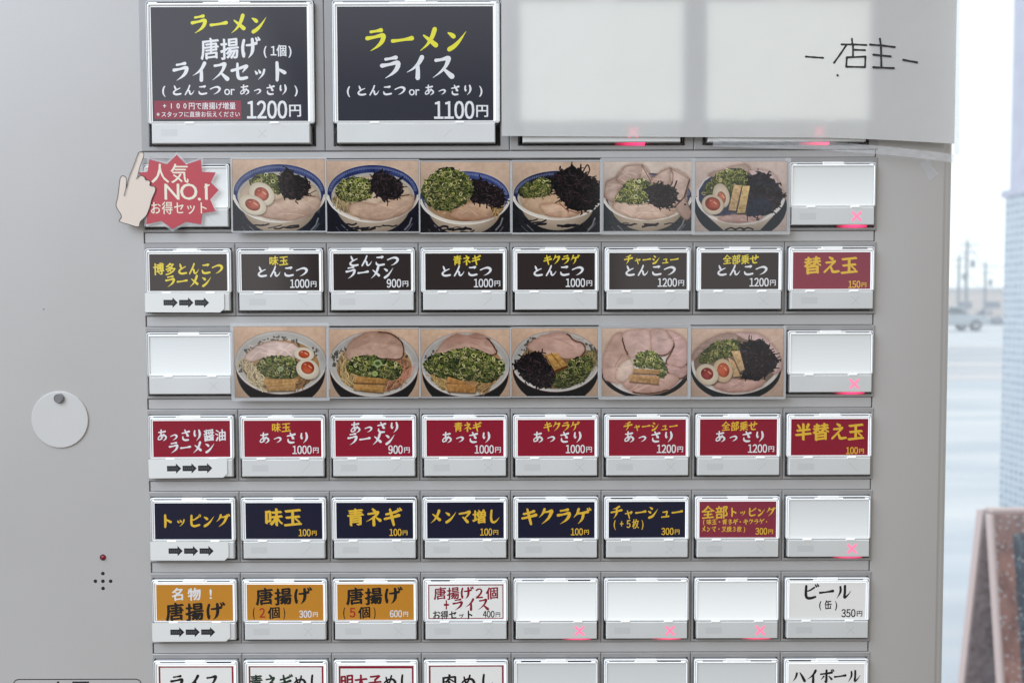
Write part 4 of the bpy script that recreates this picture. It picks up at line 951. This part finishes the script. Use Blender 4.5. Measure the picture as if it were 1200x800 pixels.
_l.new(_b.outputs[0], _m.inputs[1]); _l.new(_t.outputs[0], _m.inputs[2]); _l.new(_m.outputs[0], _n['Material Output'].inputs[0])
MARKER = mat('marker_ink', (.022, .022, .026), .45)
HP = 8.0
pts = {}
def paper_h(s, t): return HP + 2.0 * max(0, s - .78) / .22 * (0.4 + .6 * t) + .5 * math.sin(s * 9 + t * 2) * .6
mb = MB(); NX, NY = 48, 20
bot = [uv(588, 159.5, HP), uv(960, 161.5, HP), uv(1117.5, 169, HP)]
u_l, u_r, v_t = bot[0][0], bot[2][0], -560
def paper_pt(s, t):
    u = u_l + (u_r - u_l) * s
    sb = (bot[1][0] - u_l) / (u_r - u_l)
    vb = bot[0][1] + (bot[1][1] - bot[0][1]) * min(1, s / sb) + (bot[2][1] - bot[1][1]) * (max(0, s - sb) / (1 - sb)) ** 1.4
    return (u, v_t + (vb - v_t) * t, paper_h(s, t))
gr = [[mb.vert(paper_pt(i / NX, j / NY)) for i in range(NX + 1)] for j in range(NY + 1)]
kk = mb.m(NOTICE)
for j in range(NY):
    for i in range(NX): mb.f.append([gr[j][i], gr[j + 1][i], gr[j + 1][i + 1], gr[j][i + 1]]); mb.mi.append(kk)
notice = mb.build('notice_sheet', smooth=True)
tag(notice, 'white paper notice hand lettered 店主 covering two large buttons', 'notice')
mb = MB()
def hw(px, py):
    x, y = 840 + px / 4.138, py / 4.138
    u, v = uv(x, y, HP); s = (u - u_l) / (u_r - u_l); t = (v - v_t) / (bot[1][1] - v_t)
    h = paper_h(s, t); u, v = uv(x, y, h); return u, v, h
HS = [[(432, 276), (470, 279), (515, 282)], [(655, 190), (657, 215)], [(605, 217), (660, 217), (725, 220)], [(628, 220), (600, 262), (568, 306)], [(660, 220), (660, 275)], [(665, 243), (718, 245)],
      [(630, 280), (627, 325), (718, 327)], [(630, 280), (720, 276), (718, 327)], [(790, 190), (795, 222)], [(742, 218), (800, 222), (862, 230)], [(795, 232), (797, 328)], [(758, 267), (842, 275)], [(757, 328), (858, 332)],
      [(903, 292), (970, 304)], [(584, 366), (586, 368)]]
hz = .06
for st in HS:
    P = [hw(*q) for q in st]; hm = max(q[2] for q in P)
    hz = hz + .02; 
    for a, b in zip(P, P[1:]):
        ink_path(mb, [(a[0], a[1], 2.5), ((a[0] + b[0]) / 2, (a[1] + b[1]) / 2, 1.9), (b[0], b[1], 2.4)], max(a[2], b[2]) + hz, MARKER); hz += .012
mb.build('handwriting', notice)

TAPE = bpy.data.materials.new('clear_tape'); TAPE.use_nodes = True
_n, _l, _b = nodes(TAPE); _b.inputs['Base Color'].default_value = (.85, .86, .88, 1); _b.inputs['Roughness'].default_value = .12; _b.inputs['Alpha'].default_value = .20
def strip(name, path, wd, h, label, nu=24, crumple=.0, serr=False):
    """a length of clear tape along a path of photo points, wd wide downwards"""
    mb = MB(); random.seed(len(path) + int(wd)); P = [uv(x, y, h) for x, y in path]
    P = smooth_path([(a, b, 0) for a, b in P], 8) if len(P) > 2 else [(a, b, 0) for a, b in P]
    rows = []
    d = np.array(P[-1][:2]) - np.array(P[0][:2]); nrm = np.array([-d[1], d[0]]) / np.linalg.norm(d)
    for i, (a, b, _) in enumerate(P):
        jit = (i % 2) * .8 if serr else 0
        rows.append([mb.vert((a + nrm[0] * (wd * q + (jit if q == 1 else 0)), b + nrm[1] * (wd * q + (jit if q == 1 else 0)), h + random.uniform(-1, 1) * crumple)) for q in (0, .3, .6, 1)])
    kk = mb.m(TAPE)
    for r0, r1 in zip(rows, rows[1:]):
        for q in range(3): mb.f.append([r0[q], r0[q + 1], r1[q + 1], r1[q]]); mb.mi.append(kk)
    o = mb.build(name); sm = o.modifiers.new('thickness', 'SOLIDIFY'); sm.thickness = .08 * S
    return tag(o, label, 'tape')
strip('clear_tape', [(836, 162), (900, 164), (960, 166), (1030, 171), (1080, 176), (1118, 181)], 9.5, 10.8, 'long strip of clear tape along the lower right edge of the notice', crumple=.5)
strip('clear_tape', [(1119.3, -30), (1119.0, 40), (1118.6, 110), (1118.4, 181)][::-1], 5.0, 10.4, 'upright strip of clear tape overhanging the right edge of the machine', serr=True)
strip('clear_tape', [(1088, 186), (1100, 205)], 12, .35, 'small torn scrap of clear tape below the notice corner', crumple=.12)

# starburst
STAR = mat('starburst_red', seen((190, 62, 74), .95), .4, coat=.5, coat_ior=1.5)
CREAM = mat('sticker_cream', seen((240, 226, 204), .9), .5, coat=.5, coat_ior=1.5)
def q1(x, y, h): return uv(130 + x / 7.27, 165 + y / 7.27, h)
sp = [(560, 120), (640, 203), (765, 160), (775, 265), (892, 270), (850, 355), (917, 420), (845, 500), (890, 600), (780, 617), (765, 712), (640, 690), (525, 752), (430, 682), (300, 712), (308, 620), (225, 600), (275, 510), (215, 430), (285, 365), (235, 272), (310, 265), (328, 158), (478, 200)]
hs = 8.0
mb = MB(); P = [q1(x, y, hs) for x, y in sp]
mb.loops([[(a, b, hs - .25) for a, b in P], [(a, b, hs) for a, b in P]], STAR, close0=True)
for s, x0, x1, cy, sz, st, sq in (('人気', 335, 668, 278, 172, 'plain', None), ('NO', 448, 735, 434, 172, 'plain', 1.0), ('.', 730, 775, 440, 175, 'plain', 1.0), ('1', 775, 850, 434, 172, 'plain', 1.0), ('お得セット', 330, 832, 572, 112, 'plain', None)):
    a, c = q1(x0, cy, hs); b, _ = q1(x1, cy, hs)
    z = sz / 7.27 if s not in ('NO', '.', '1') else 140 / .73 / 7.27
    text(mb, s, a, b, c, z, CREAM, hs + .04, st, squash=sq)
ink_path(mb, [(*q1(838, 376, hs), 1.5), (*q1(818, 388, hs), 1.7), (*q1(800, 396, hs), 1.6)], hs + .09, CREAM)
star = tag(mb.build('starburst_sticker'), 'red starburst sticker lettered 人気 NO.1 over the first white button', 'sticker')
mb = MB()
cx_, cy_ = np.mean(P, 0)
Q = [(cx_ + (a - cx_) * 1.07, cy_ + (b - cy_) * 1.07) for a, b in P]
for i in range(len(P)):
    j = (i + 1) % len(P); mb.face([(*Q[i], hs - .1), (*Q[j], hs - .1), (*P[j], hs - .1), (*P[i], hs - .1)], TAPE)
o = mb.build('laminate_margin', star); o.modifiers.new('thickness', 'SOLIDIFY').thickness = .1 * S

# pointing hand cut-out
SKIN = mat('printed_skin_tone', seen((228, 212, 197), .95), .45, coat=.4, coat_ior=1.5)
LINE = mat('printed_outline', (.05, .045, .045), .5)
hp = [(105, 299), (88, 305), (78, 325), (72, 370), (58, 480), (43, 548), (62, 592), (84, 626), (88, 655), (72, 687), (150, 712), (234, 733), (250, 690), (300, 640), (330, 570), (348, 500), (372, 445), (381, 412), (372, 392), (352, 385), (332, 380), (336, 355), (322, 336), (297, 334), (288, 312), (266, 298), (243, 298), (228, 312), (245, 235), (268, 170), (282, 125), (278, 104), (262, 95), (243, 99), (229, 122), (196, 215), (165, 290), (146, 350), (131, 410), (136, 345), (129, 311)]
hs2 = 8.5; sp_ = smooth_path([(x, y, 0) for x, y in hp] + [(hp[0][0], hp[0][1], 0)], 3)[:-1]
P = [q1(x, y, hs2) for x, y, _ in sp_]
mb = MB(); mb.loops([[(a, b, hs2 - .3) for a, b in P], [(a, b, hs2) for a, b in P]], SKIN, close0=True)
hand = tag(mb.build('pointing_hand_cutout'), 'cut-out drawing of a pale hand pointing up beside the red starburst', 'cut-out')
mb = MB(); z = hs2 + .03
PP = P + [P[0]]
for i in range(0, len(PP) - 1, 6): z = ink_path(mb, [(a, b, .75) for a, b in PP[i:i + 7]], z, LINE, 6)
for crease in ([(131, 405), (122, 440), (115, 470)], [(228, 312), (218, 326)]): ink_path(mb, [(*q1(x, y, hs2), .75) for x, y in crease], z, LINE, 6); z += .02
mb.build('outline', hand)

# arrow strips
ARW, ARG = mat('arrow_ink', (.018, .018, .02), .5), mat('arrow_ink_worn', (.09, .09, .095), .5)
for r, what in ((3, '博多とんこつ'), (5, 'あっさり醤油'), (6, 'トッピング'), (7, '名物!唐揚げ')):
    mb = MB(); w_, h_ = 98.5, 22.5
    cut = [(0, 0), (w_ - 6.5, 0), (w_ - 6.5, h_ - 4.5), (w_ - 11.5, h_), (1.2, h_), (0, h_ - 1.2)]
    mb.loops([[(a, b, -.2) for a, b in cut], [(a, b, 0) for a, b in cut]], PAPERM, close0=True)
    for i in range(3):
        x, y = 21.5 + i * 18.2, 11.2
        ar = [(0, -3.2), (10.5, -3.2), (10.5, -6), (16.6, 0), (10.5, 6), (10.5, 3.2), (0, 3.2)]
        mb.face([(x + a, y + b, .03) for a, b in ar], ARW)
        for t in range(5): mb.face([(x + 1.5 + t * 2.4, y - 1.6 + (t % 2) * .5, .05), (x + 3.0 + t * 2.4, y - 1.6, .05), (x + 3.0 + t * 2.4, y + 1.5, .05), (x + 1.5 + t * 2.4, y + 1.7 - (t % 2) * .4, .05)], ARG)
    o = mv(mb.build('arrow_strip'), U0 + 3.4, row_v(r) + 57.6, 6.7)
    o.rotation_euler = (0, math.radians({3: .3, 5: -.5, 6: .2, 7: -.2}[r]), 0)
    tag(o, f'white paper strip with three black arrows below the {what} heading button', 'paper strip', 'arrow strips on the heading buttons')

# round card and its magnet
DISCM = add_noise(mat('disc_card', (.7, .69, .67), .5), 30, seen((214, 212, 208), 1.02), seen((219, 217, 213), 1.02))
mb = MB(); u, v = uv(70, 491.5, 1.2); n = 64
mb.loops([[(u + q * math.cos(2 * math.pi * i / n), v + q * math.sin(2 * math.pi * i / n), h) for i in range(n)] for q, h in ((33.2, .3), (33.2, 1.0), (32.8, 1.3))], DISCM, close0=True)
o = mb.build('round_card'); bevel_shade(o); tag(o, 'plain round white card held on the left of the machine', 'card')
MAG = mat('magnet_steel', (.30, .30, .31), .38, metal=.6)
mb = MB(); u, v = uv(68.3, 466.5, 3.5); n = 32
mb.loops([[(u + q * math.cos(2 * math.pi * i / n), v + q * math.sin(2 * math.pi * i / n), h) for i in range(n)] for q, h in ((5.8, 1.35), (5.8, 3.2), (5.2, 3.9), (4.6, 4.0), (4.4, 3.7))], MAG, close0=True)
o = mb.build('round_magnet'); bevel_shade(o, 30); tag(o, 'small dark round magnet at the top of the white card', 'magnet')

# ---------------------------------------------------------------- beyond the machine: pane, snow, street
GZ = -1.25
SNOW = add_noise(mat('snow', (.8, .8, .8), .7), .9, (.60, .67, .76), (.86, .88, .92), bump=.5, bscale=6, detail=6, stretch=(.35, 1.6, 1), lo=.36, hi=.62)
def sheet(name, x0, x1, y0, y1, z, M, nx=1, ny=1, kind='structure'):
    mb = MB(True); g = [[mb.vert((x0 + (x1 - x0) * i / nx, y0 + (y1 - y0) * j / ny, z)) for i in range(nx + 1)] for j in range(ny + 1)]
    kk = mb.m(M)
    for j in range(ny):
        for i in range(nx): mb.f.append([g[j][i], g[j][i + 1], g[j + 1][i + 1], g[j + 1][i]]); mb.mi.append(kk)
    return mb.build(name, kind=kind)
sheet('ground', -1500, 1500, .61, 2500, GZ, SNOW)
FLOORM = add_noise(mat('shop_floor', (.2, .18, .165), .4), 14, (.11, .10, .09), (.14, .125, .115))
sheet('floor', -9, 9, -14, .62, GZ + .004, FLOORM)
ROADM = add_noise(mat('snowy_road', (.6, .62, .66), .6), .6, (.40, .47, .56), (.82, .76, .77), detail=5, stretch=(.10, 2.4, 1), lo=.42, hi=.58)
sheet('road', -400, 400, 13.5, 27, GZ + .004, ROADM)

PANE = bpy.data.materials.new('painted_haze_glass'); PANE.use_nodes = True
_n, _l, _b = nodes(PANE); _o = _n['Material Output']
_tr = _n.new('ShaderNodeBsdfTransparent'); _tr.inputs[0].default_value = (.97, .99, 1, 1)
_df = _n.new('ShaderNodeBsdfTranslucent'); _df.inputs[0].default_value = (.92, .96, 1.0, 1)
_gl = _n.new('ShaderNodeBsdfGlossy'); _gl.inputs['Roughness'].default_value = .02
_m1 = _n.new('ShaderNodeMixShader'); _m2 = _n.new('ShaderNodeMixShader'); _m2.inputs[0].default_value = .03
_tc = _n.new('ShaderNodeTexCoord'); _nz = _n.new('ShaderNodeTexNoise'); _nz.inputs['Scale'].default_value = 5; _nz.inputs['Detail'].default_value = 4
_mr = _n.new('ShaderNodeMapRange'); _mr.inputs[1].default_value = .3; _mr.inputs[2].default_value = .7; _mr.inputs[3].default_value = .20; _mr.inputs[4].default_value = .28
_l.new(_tc.outputs['Object'], _nz.inputs[0]); _l.new(_nz.outputs[0], _mr.inputs[0])
_sz = _n.new('ShaderNodeSeparateXYZ'); _l.new(_tc.outputs['Object'], _sz.inputs[0])      # pane's mist also carries painted haze over the far view, thinning downwards
_m3 = _n.new('ShaderNodeMapRange'); _m3.interpolation_type = 'SMOOTHSTEP'; _l.new(_sz.outputs[2], _m3.inputs[0])
for _i, _v in enumerate((-.31, -.13, .32, 1.25)): _m3.inputs[_i + 1].default_value = _v
_mm = _n.new('ShaderNodeMath'); _mm.operation = 'MULTIPLY'; _l.new(_mr.outputs[0], _mm.inputs[0]); _l.new(_m3.outputs[0], _mm.inputs[1]); _l.new(_mm.outputs[0], _m1.inputs[0])
_l.new(_tr.outputs[0], _m1.inputs[1]); _l.new(_df.outputs[0], _m1.inputs[2]); _l.new(_m1.outputs[0], _m2.inputs[1]); _l.new(_gl.outputs[0], _m2.inputs[2]); _l.new(_m2.outputs[0], _o.inputs[0])
mb = MB(True)
def wbox(mb, x0, x1, y0, y1, z0, z1, M):
    c = [(x, y, z) for z in (z0, z1) for x, y in ((x0, y0), (x1, y0), (x1, y1), (x0, y1))]
    i = [mb.vert(p) for p in c]; kk = mb.m(M)
    for f in ((0, 1, 2, 3), (4, 5, 6, 7), (0, 1, 5, 4), (1, 2, 6, 5), (2, 3, 7, 6), (3, 0, 4, 7)): mb.f.append([i[q] for q in f]); mb.mi.append(kk)
mb.face([(-.3, .6, GZ + .02), (3.0, .6, GZ + .02), (3.0, .6, 1.6), (-.3, .6, 1.6)], PANE)
tag(mb.build('window_pane'), 'tall misted window pane with painted haze standing behind the right side of the machine', 'window', kind='thing')

# tiled pillar outside
TILE = mat('pale_blue_tile', (.5, .6, .7), .35)
_n, _l, _b = nodes(TILE)
_t = _n.new('ShaderNodeTexCoord'); _br = _n.new('ShaderNodeTexBrick'); _mp = _n.new('ShaderNodeMapping'); _mp.inputs['Rotation'].default_value = (0, math.radians(90), 0)
_br.offset = 0; _br.inputs['Scale'].default_value = 1; _br.inputs['Brick Width'].default_value = .033; _br.inputs['Row Height'].default_value = .033; _br.inputs['Mortar Size'].default_value = .0075; _br.inputs['Bias'].default_value = -.2
_br.inputs['Color1'].default_value = (.20, .28, .40, 1); _br.inputs['Color2'].default_value = (.42, .50, .60, 1); _br.inputs['Mortar'].default_value = (.60, .69, .80, 1)
_l.new(_t.outputs['Object'], _mp.inputs[0]); _l.new(_mp.outputs[0], _br.inputs[0]); _l.new(_br.outputs[0], _b.inputs['Base Color'])
LAV = add_noise(mat('lavender_render', (.55, .56, .7), .7), 12, (.52, .53, .72), (.64, .66, .84))
pil = empty('tiled_pillar', (0, 0, GZ))
tag(pil, 'pale blue small tiled pillar outside behind the chalkboard sign', 'pillar')
PYB = 3.2; PX = at(1175, 400, PYB).x; PY = 2.84; zt = at(1169, 232, PYB).z
def wpart(name, parent, fn):
    mb = MB(True); fn(mb); o = mb.build(name); o.parent = parent; o.matrix_parent_inverse = Matrix.Translation(parent.location).inverted(); return o
wpart('shaft', pil, lambda m_: wbox(m_, PX, PX + .5, PY, PYB, GZ, zt, TILE))
wpart('capital', pil, lambda m_: wbox(m_, PX - .012, PX + .51, PY - .012, PYB + .012, zt + .002, zt + .03, LAV))
wpart('upper_shaft', pil, lambda m_: wbox(m_, PX + .012, PX + .502, PY + .02, PYB - .01, zt + .032, 3.2, LAV))

# A-frame chalkboard
WOOD = add_noise(mat('weathered_wood', (.4, .25, .2), .6), 40, seen((126, 66, 52), 1.0), seen((184, 126, 110), 1.0), stretch=(1, 1, .5), detail=8)
WOODIN = add_noise(mat('frosted_wood', (.4, .3, .3), .7), 60, seen((112, 74, 74), 1.0), seen((190, 166, 168), 1.0), detail=8, lo=.3, hi=.7)
EDGE = mat('pale_wood_edge', seen((226, 200, 196), 1.0), .6)
SLATE = add_noise(mat('frosted_chalkboard', (.1, .14, .18), .6), 90, seen((14, 34, 62), 1.0), seen((96, 122, 146), 1.0), detail=9, lo=.45, hi=.72)
SPK = mat('snow_fleck', (.86, .88, .92), .7)  # white specks, taken for frost on the pane, are added on the sign
SY = 1.28
tl = at(1153, 600, SY); ztop = tl.z; hgt = (ztop - GZ) / math.cos(math.radians(8)); wid = .56
sign = empty('chalkboard_sign', (tl.x, SY, GZ)); tag(sign, 'wooden A-frame chalkboard with added white flecks outside the window', 'sign')
def panel(sgn):
    """local panel: x along the width, z down from the hinge, y out; returns a function to world"""
    a = math.radians(8) * sgn
    return lambda x, d, out: (tl.x + x, SY - sgn * .006 - math.sin(a) * d - math.cos(a) * out * sgn, ztop - math.cos(a) * d + math.sin(abs(a)) * 0 * out)
def pbox(m_, T, x0, x1, d0, d1, o0, o1, M):
    c = [T(x, d, o) for o in (o0, o1) for x, d in ((x0, d0), (x1, d0), (x1, d1), (x0, d1))]
    i = [m_.vert(p) for p in c]; kk = m_.m(M)
    for f in ((0, 1, 2, 3), (4, 5, 6, 7), (0, 1, 5, 4), (1, 2, 6, 5), (2, 3, 7, 6), (3, 0, 4, 7)): m_.f.append([i[q] for q in f]); m_.mi.append(kk)
for sgn, nm in ((1, 'front_panel'), (-1, 'back_panel')):
    Tn = panel(sgn); M = WOOD if sgn > 0 else WOODIN
    def fr(m_):
        pbox(m_, Tn, 0.006, .042, 0, hgt - .002, 0, .018, M); pbox(m_, Tn, wid - .05, wid, 0, hgt - .002, 0, .018, M)
        pbox(m_, Tn, .0425, wid - .0505, 0, .036, 0, .018, M); pbox(m_, Tn, .0425, wid - .0505, hgt - .16, hgt - .11, 0, .018, M)
        pbox(m_, Tn, 0, .0055, 0, hgt - .002, -.001, .019, EDGE)
    pn = wpart(nm, sign, fr)
    def bd(m_): pbox(m_, Tn, .0428, wid - .0508, .0365, hgt - .1605, .002, .012, SLATE if sgn > 0 else WOODIN)
    o = wpart('board', pn, bd); o.parent = pn; o.matrix_parent_inverse = Matrix.Translation(sign.location).inverted() @ Matrix.Identity(4)
    o.matrix_parent_inverse = Matrix.Identity(4)
    random.seed(3 + sgn); mb = MB(True)
    for _ in range(2600):
        x, d = random.uniform(.003, wid - .01), hgt * .8 * random.random() ** 1.3; r = random.choice([.0006, .0008, .0011, .0015, .002])
        c = Tn(x, d, .0195 if (x < .0425 or d < .036) else .0125)
        ax = [(c[0] + r * math.cos(q), c[1] - .0006, c[2] + r * math.sin(q)) for q in (0, 1.05, 2.1, 3.14, 4.19, 5.24)]
        mb.loops([[(p_[0], p_[1] + .0015, p_[2]) for p_ in ax], ax], SPK)
    o = mb.build('added_white_flecks'); o.parent = pn; o['kind'] = 'stuff'; o.matrix_parent_inverse = Matrix.Identity(4)
wpart('hinge', sign, lambda m_: wbox(m_, tl.x + .01, tl.x + .16, SY - .012, SY + .012, ztop + .001, ztop + .008, EDGE))

# far street
GREYB = mat('pole_concrete', (.34, .37, .42), .8)
def tube(m_, a, b, r0, r1, M, n=8):
    a, b = Vector(a), Vector(b); d = (b - a).normalized(); x = d.orthogonal().normalized(); y = d.cross(x)
    m_.loops([[tuple(c + (x * math.cos(2 * math.pi * i / n) + y * math.sin(2 * math.pi * i / n)) * r) for i in range(n)] for c, r in ((a, r0), (b, r1))], M, close0=True)
tops = []
for px, pty, dist, lb in ((1124, 299, 80, 'shortest and leftmost hazy utility pole beside the machine edge'), (1133.5, 281, 72, 'tallest hazy utility pole beyond the snowy street'), (1155, 307, 84, 'lone hazy utility pole right of the tallest pole')):
    t_ = at(px, pty, dist); e = empty('utility_pole', (t_.x, dist, GZ)); tag(e, lb, 'utility pole', 'utility poles along the far side of the street')
    wpart('pole', e, lambda m_: tube(m_, (t_.x, dist, GZ), tuple(t_), .17, .11, GREYB))
    for dz, wd in ((.5, .9), (1.2, .75)):
        wpart('crossarm', e, lambda m_: wbox(m_, t_.x - wd, t_.x + wd, dist - .3, dist - .2, t_.z - dz - .04, t_.z - dz + .04, GREYB))
    wpart('transformer', e, lambda m_: tube(m_, (t_.x + .35, dist - .35, t_.z - 2.6), (t_.x + .35, dist - .35, t_.z - 1.9), .2, .2, GREYB))
    tops.append(t_)
for dz, lb in ((.5, 'upper power line sagging between the utility poles'), (3.2, 'lower power line sagging between the utility poles')):
    mb = MB(True); P = []
    for a, b in ((tops[0], tops[1]), (tops[1], tops[2]), (tops[2], tops[2] + Vector((28, 6, 0)))):
        for i in range(9):
            f = i / 9; c = a.lerp(b, f); P.append((c.x, c.y - .3, c.z - dz - .5 * 4 * f * (1 - f) * .6))
    for a, b in zip(P, P[1:]): tube(mb, a, b, .03, .03, GREYB, 5)
    tag(mb.build('power_line'), lb, 'power line', 'power lines')
BWALL, BROOF, BWIN = mat('far_wall_pink', seen((242, 226, 222), .9), .8), mat('far_roof_snow', (.8, .82, .88), .7), mat('far_window', (.3, .36, .45), .3)
bx, by = at(1108, 350, 130).x, 130; bz = at(1140, 337, 130).z
bl = empty('low_building', (bx, by, GZ)); tag(bl, 'long low pinkish building across the snowy street', 'building')
wpart('wall', bl, lambda m_: wbox(m_, bx, bx + 60, by, by + 14, GZ, bz - .5, BWALL))
wpart('roof', bl, lambda m_: wbox(m_, bx - .5, bx + 60.5, by - .6, by + 14.6, bz - .49, bz, BROOF))
for i in range(12): wpart('window', bl, lambda m_: wbox(m_, bx + 2 + i * 4.8, bx + 4.4 + i * 4.8, by - .06, by + .02, GZ + 1.5, GZ + 2.6, BWIN))
HEDGE = add_noise(mat('frosted_hedge', (.2, .24, .3), .9), 3, (.17, .21, .30), (.42, .47, .56), detail=8)
random.seed(11); mb = MB(True); hy = 64; hx0 = at(1100, 370, hy).x
for i in range(420):
    x, y, z = hx0 + random.uniform(0, 22), hy + random.uniform(-.6, .6), GZ + abs(random.gauss(0, .45)); r = random.uniform(.18, .36)
    vs = [(x + r * random.uniform(.6, 1.2) * a, y + r * random.uniform(.6, 1.2) * b, z + r * random.uniform(.6, 1.2) * c) for a, b, c in ((1, 0, 0), (0, 1, 0), (-1, 0, 0), (0, -1, 0), (0, 0, 1), (0, 0, -1))]
    for f in ((0, 1, 4), (1, 2, 4), (2, 3, 4), (3, 0, 4), (1, 0, 5), (2, 1, 5), (3, 2, 5), (0, 3, 5)): mb.face([vs[q] for q in f], HEDGE)
tag(mb.build('frosted_hedge'), 'low frosted dark hedge running behind the parked car', 'hedge')
CARP, GLASSM, TYRE, RIM = mat('car_paint_pale_blue', (.55, .64, .72), .3, coat=.6), mat('car_glass', (.10, .14, .18), .1), mat('tyre', (.03, .03, .034), .8), mat('wheel_rim', (.5, .52, .55), .35, metal=.6)
cy_ = 46; cr = at(1151, 388, cy_).x
car = empty('parked_car', (cr - 2.2, cy_, GZ)); tag(car, 'pale blue car standing on the snow across the street', 'car')
sidep = [(0, .35), (0, .75), (-.25, .88), (-1.15, .98), (-1.75, 1.45), (-3.2, 1.48), (-3.95, 1.05), (-4.3, .95), (-4.35, .4)]
def carbody(m_): m_.loops([[(cr + a, y, GZ + b) for a, b in sidep] for y in (cy_ - .8, cy_ - .72, cy_ + .72, cy_ + .8)], CARP, close0=True)
o = wpart('body', car, carbody); bv = o.modifiers.new('soft_edges', 'BEVEL'); bv.width = .08; bv.segments = 2
for pr in ([(-1.35, 1.0), (-1.82, 1.38), (-2.45, 1.40), (-2.45, 1.0)], [(-2.55, 1.0), (-2.55, 1.40), (-3.15, 1.40), (-3.75, 1.02)]):
    wpart('side_window', car, lambda m_: m_.loops([[(cr + a, y, GZ + b) for a, b in pr] for y in (cy_ - .815, cy_ - .79)], GLASSM, close0=True))
for wx in (-.85, -3.45):
    for wy in (cy_ - .82, cy_ + .62):
        wh = wpart('wheel', car, lambda m_: tube(m_, (cr + wx, wy, GZ + .33), (cr + wx, wy + .2, GZ + .33), .33, .33, TYRE, 16))
        r_ = MB(True); tube(r_, (cr + wx, wy - .012, GZ + .33), (cr + wx, wy + .05, GZ + .33), .2, .2, RIM, 12); r_ = r_.build('rim'); r_.parent = wh; r_.matrix_parent_inverse = Matrix.Identity(4)
wpart('headlight', car, lambda m_: wbox(m_, cr - .06, cr + .012, cy_ - .72, cy_ - .45, GZ + .62, GZ + .76, BROOF))

bpy.data.objects.remove(FOB)
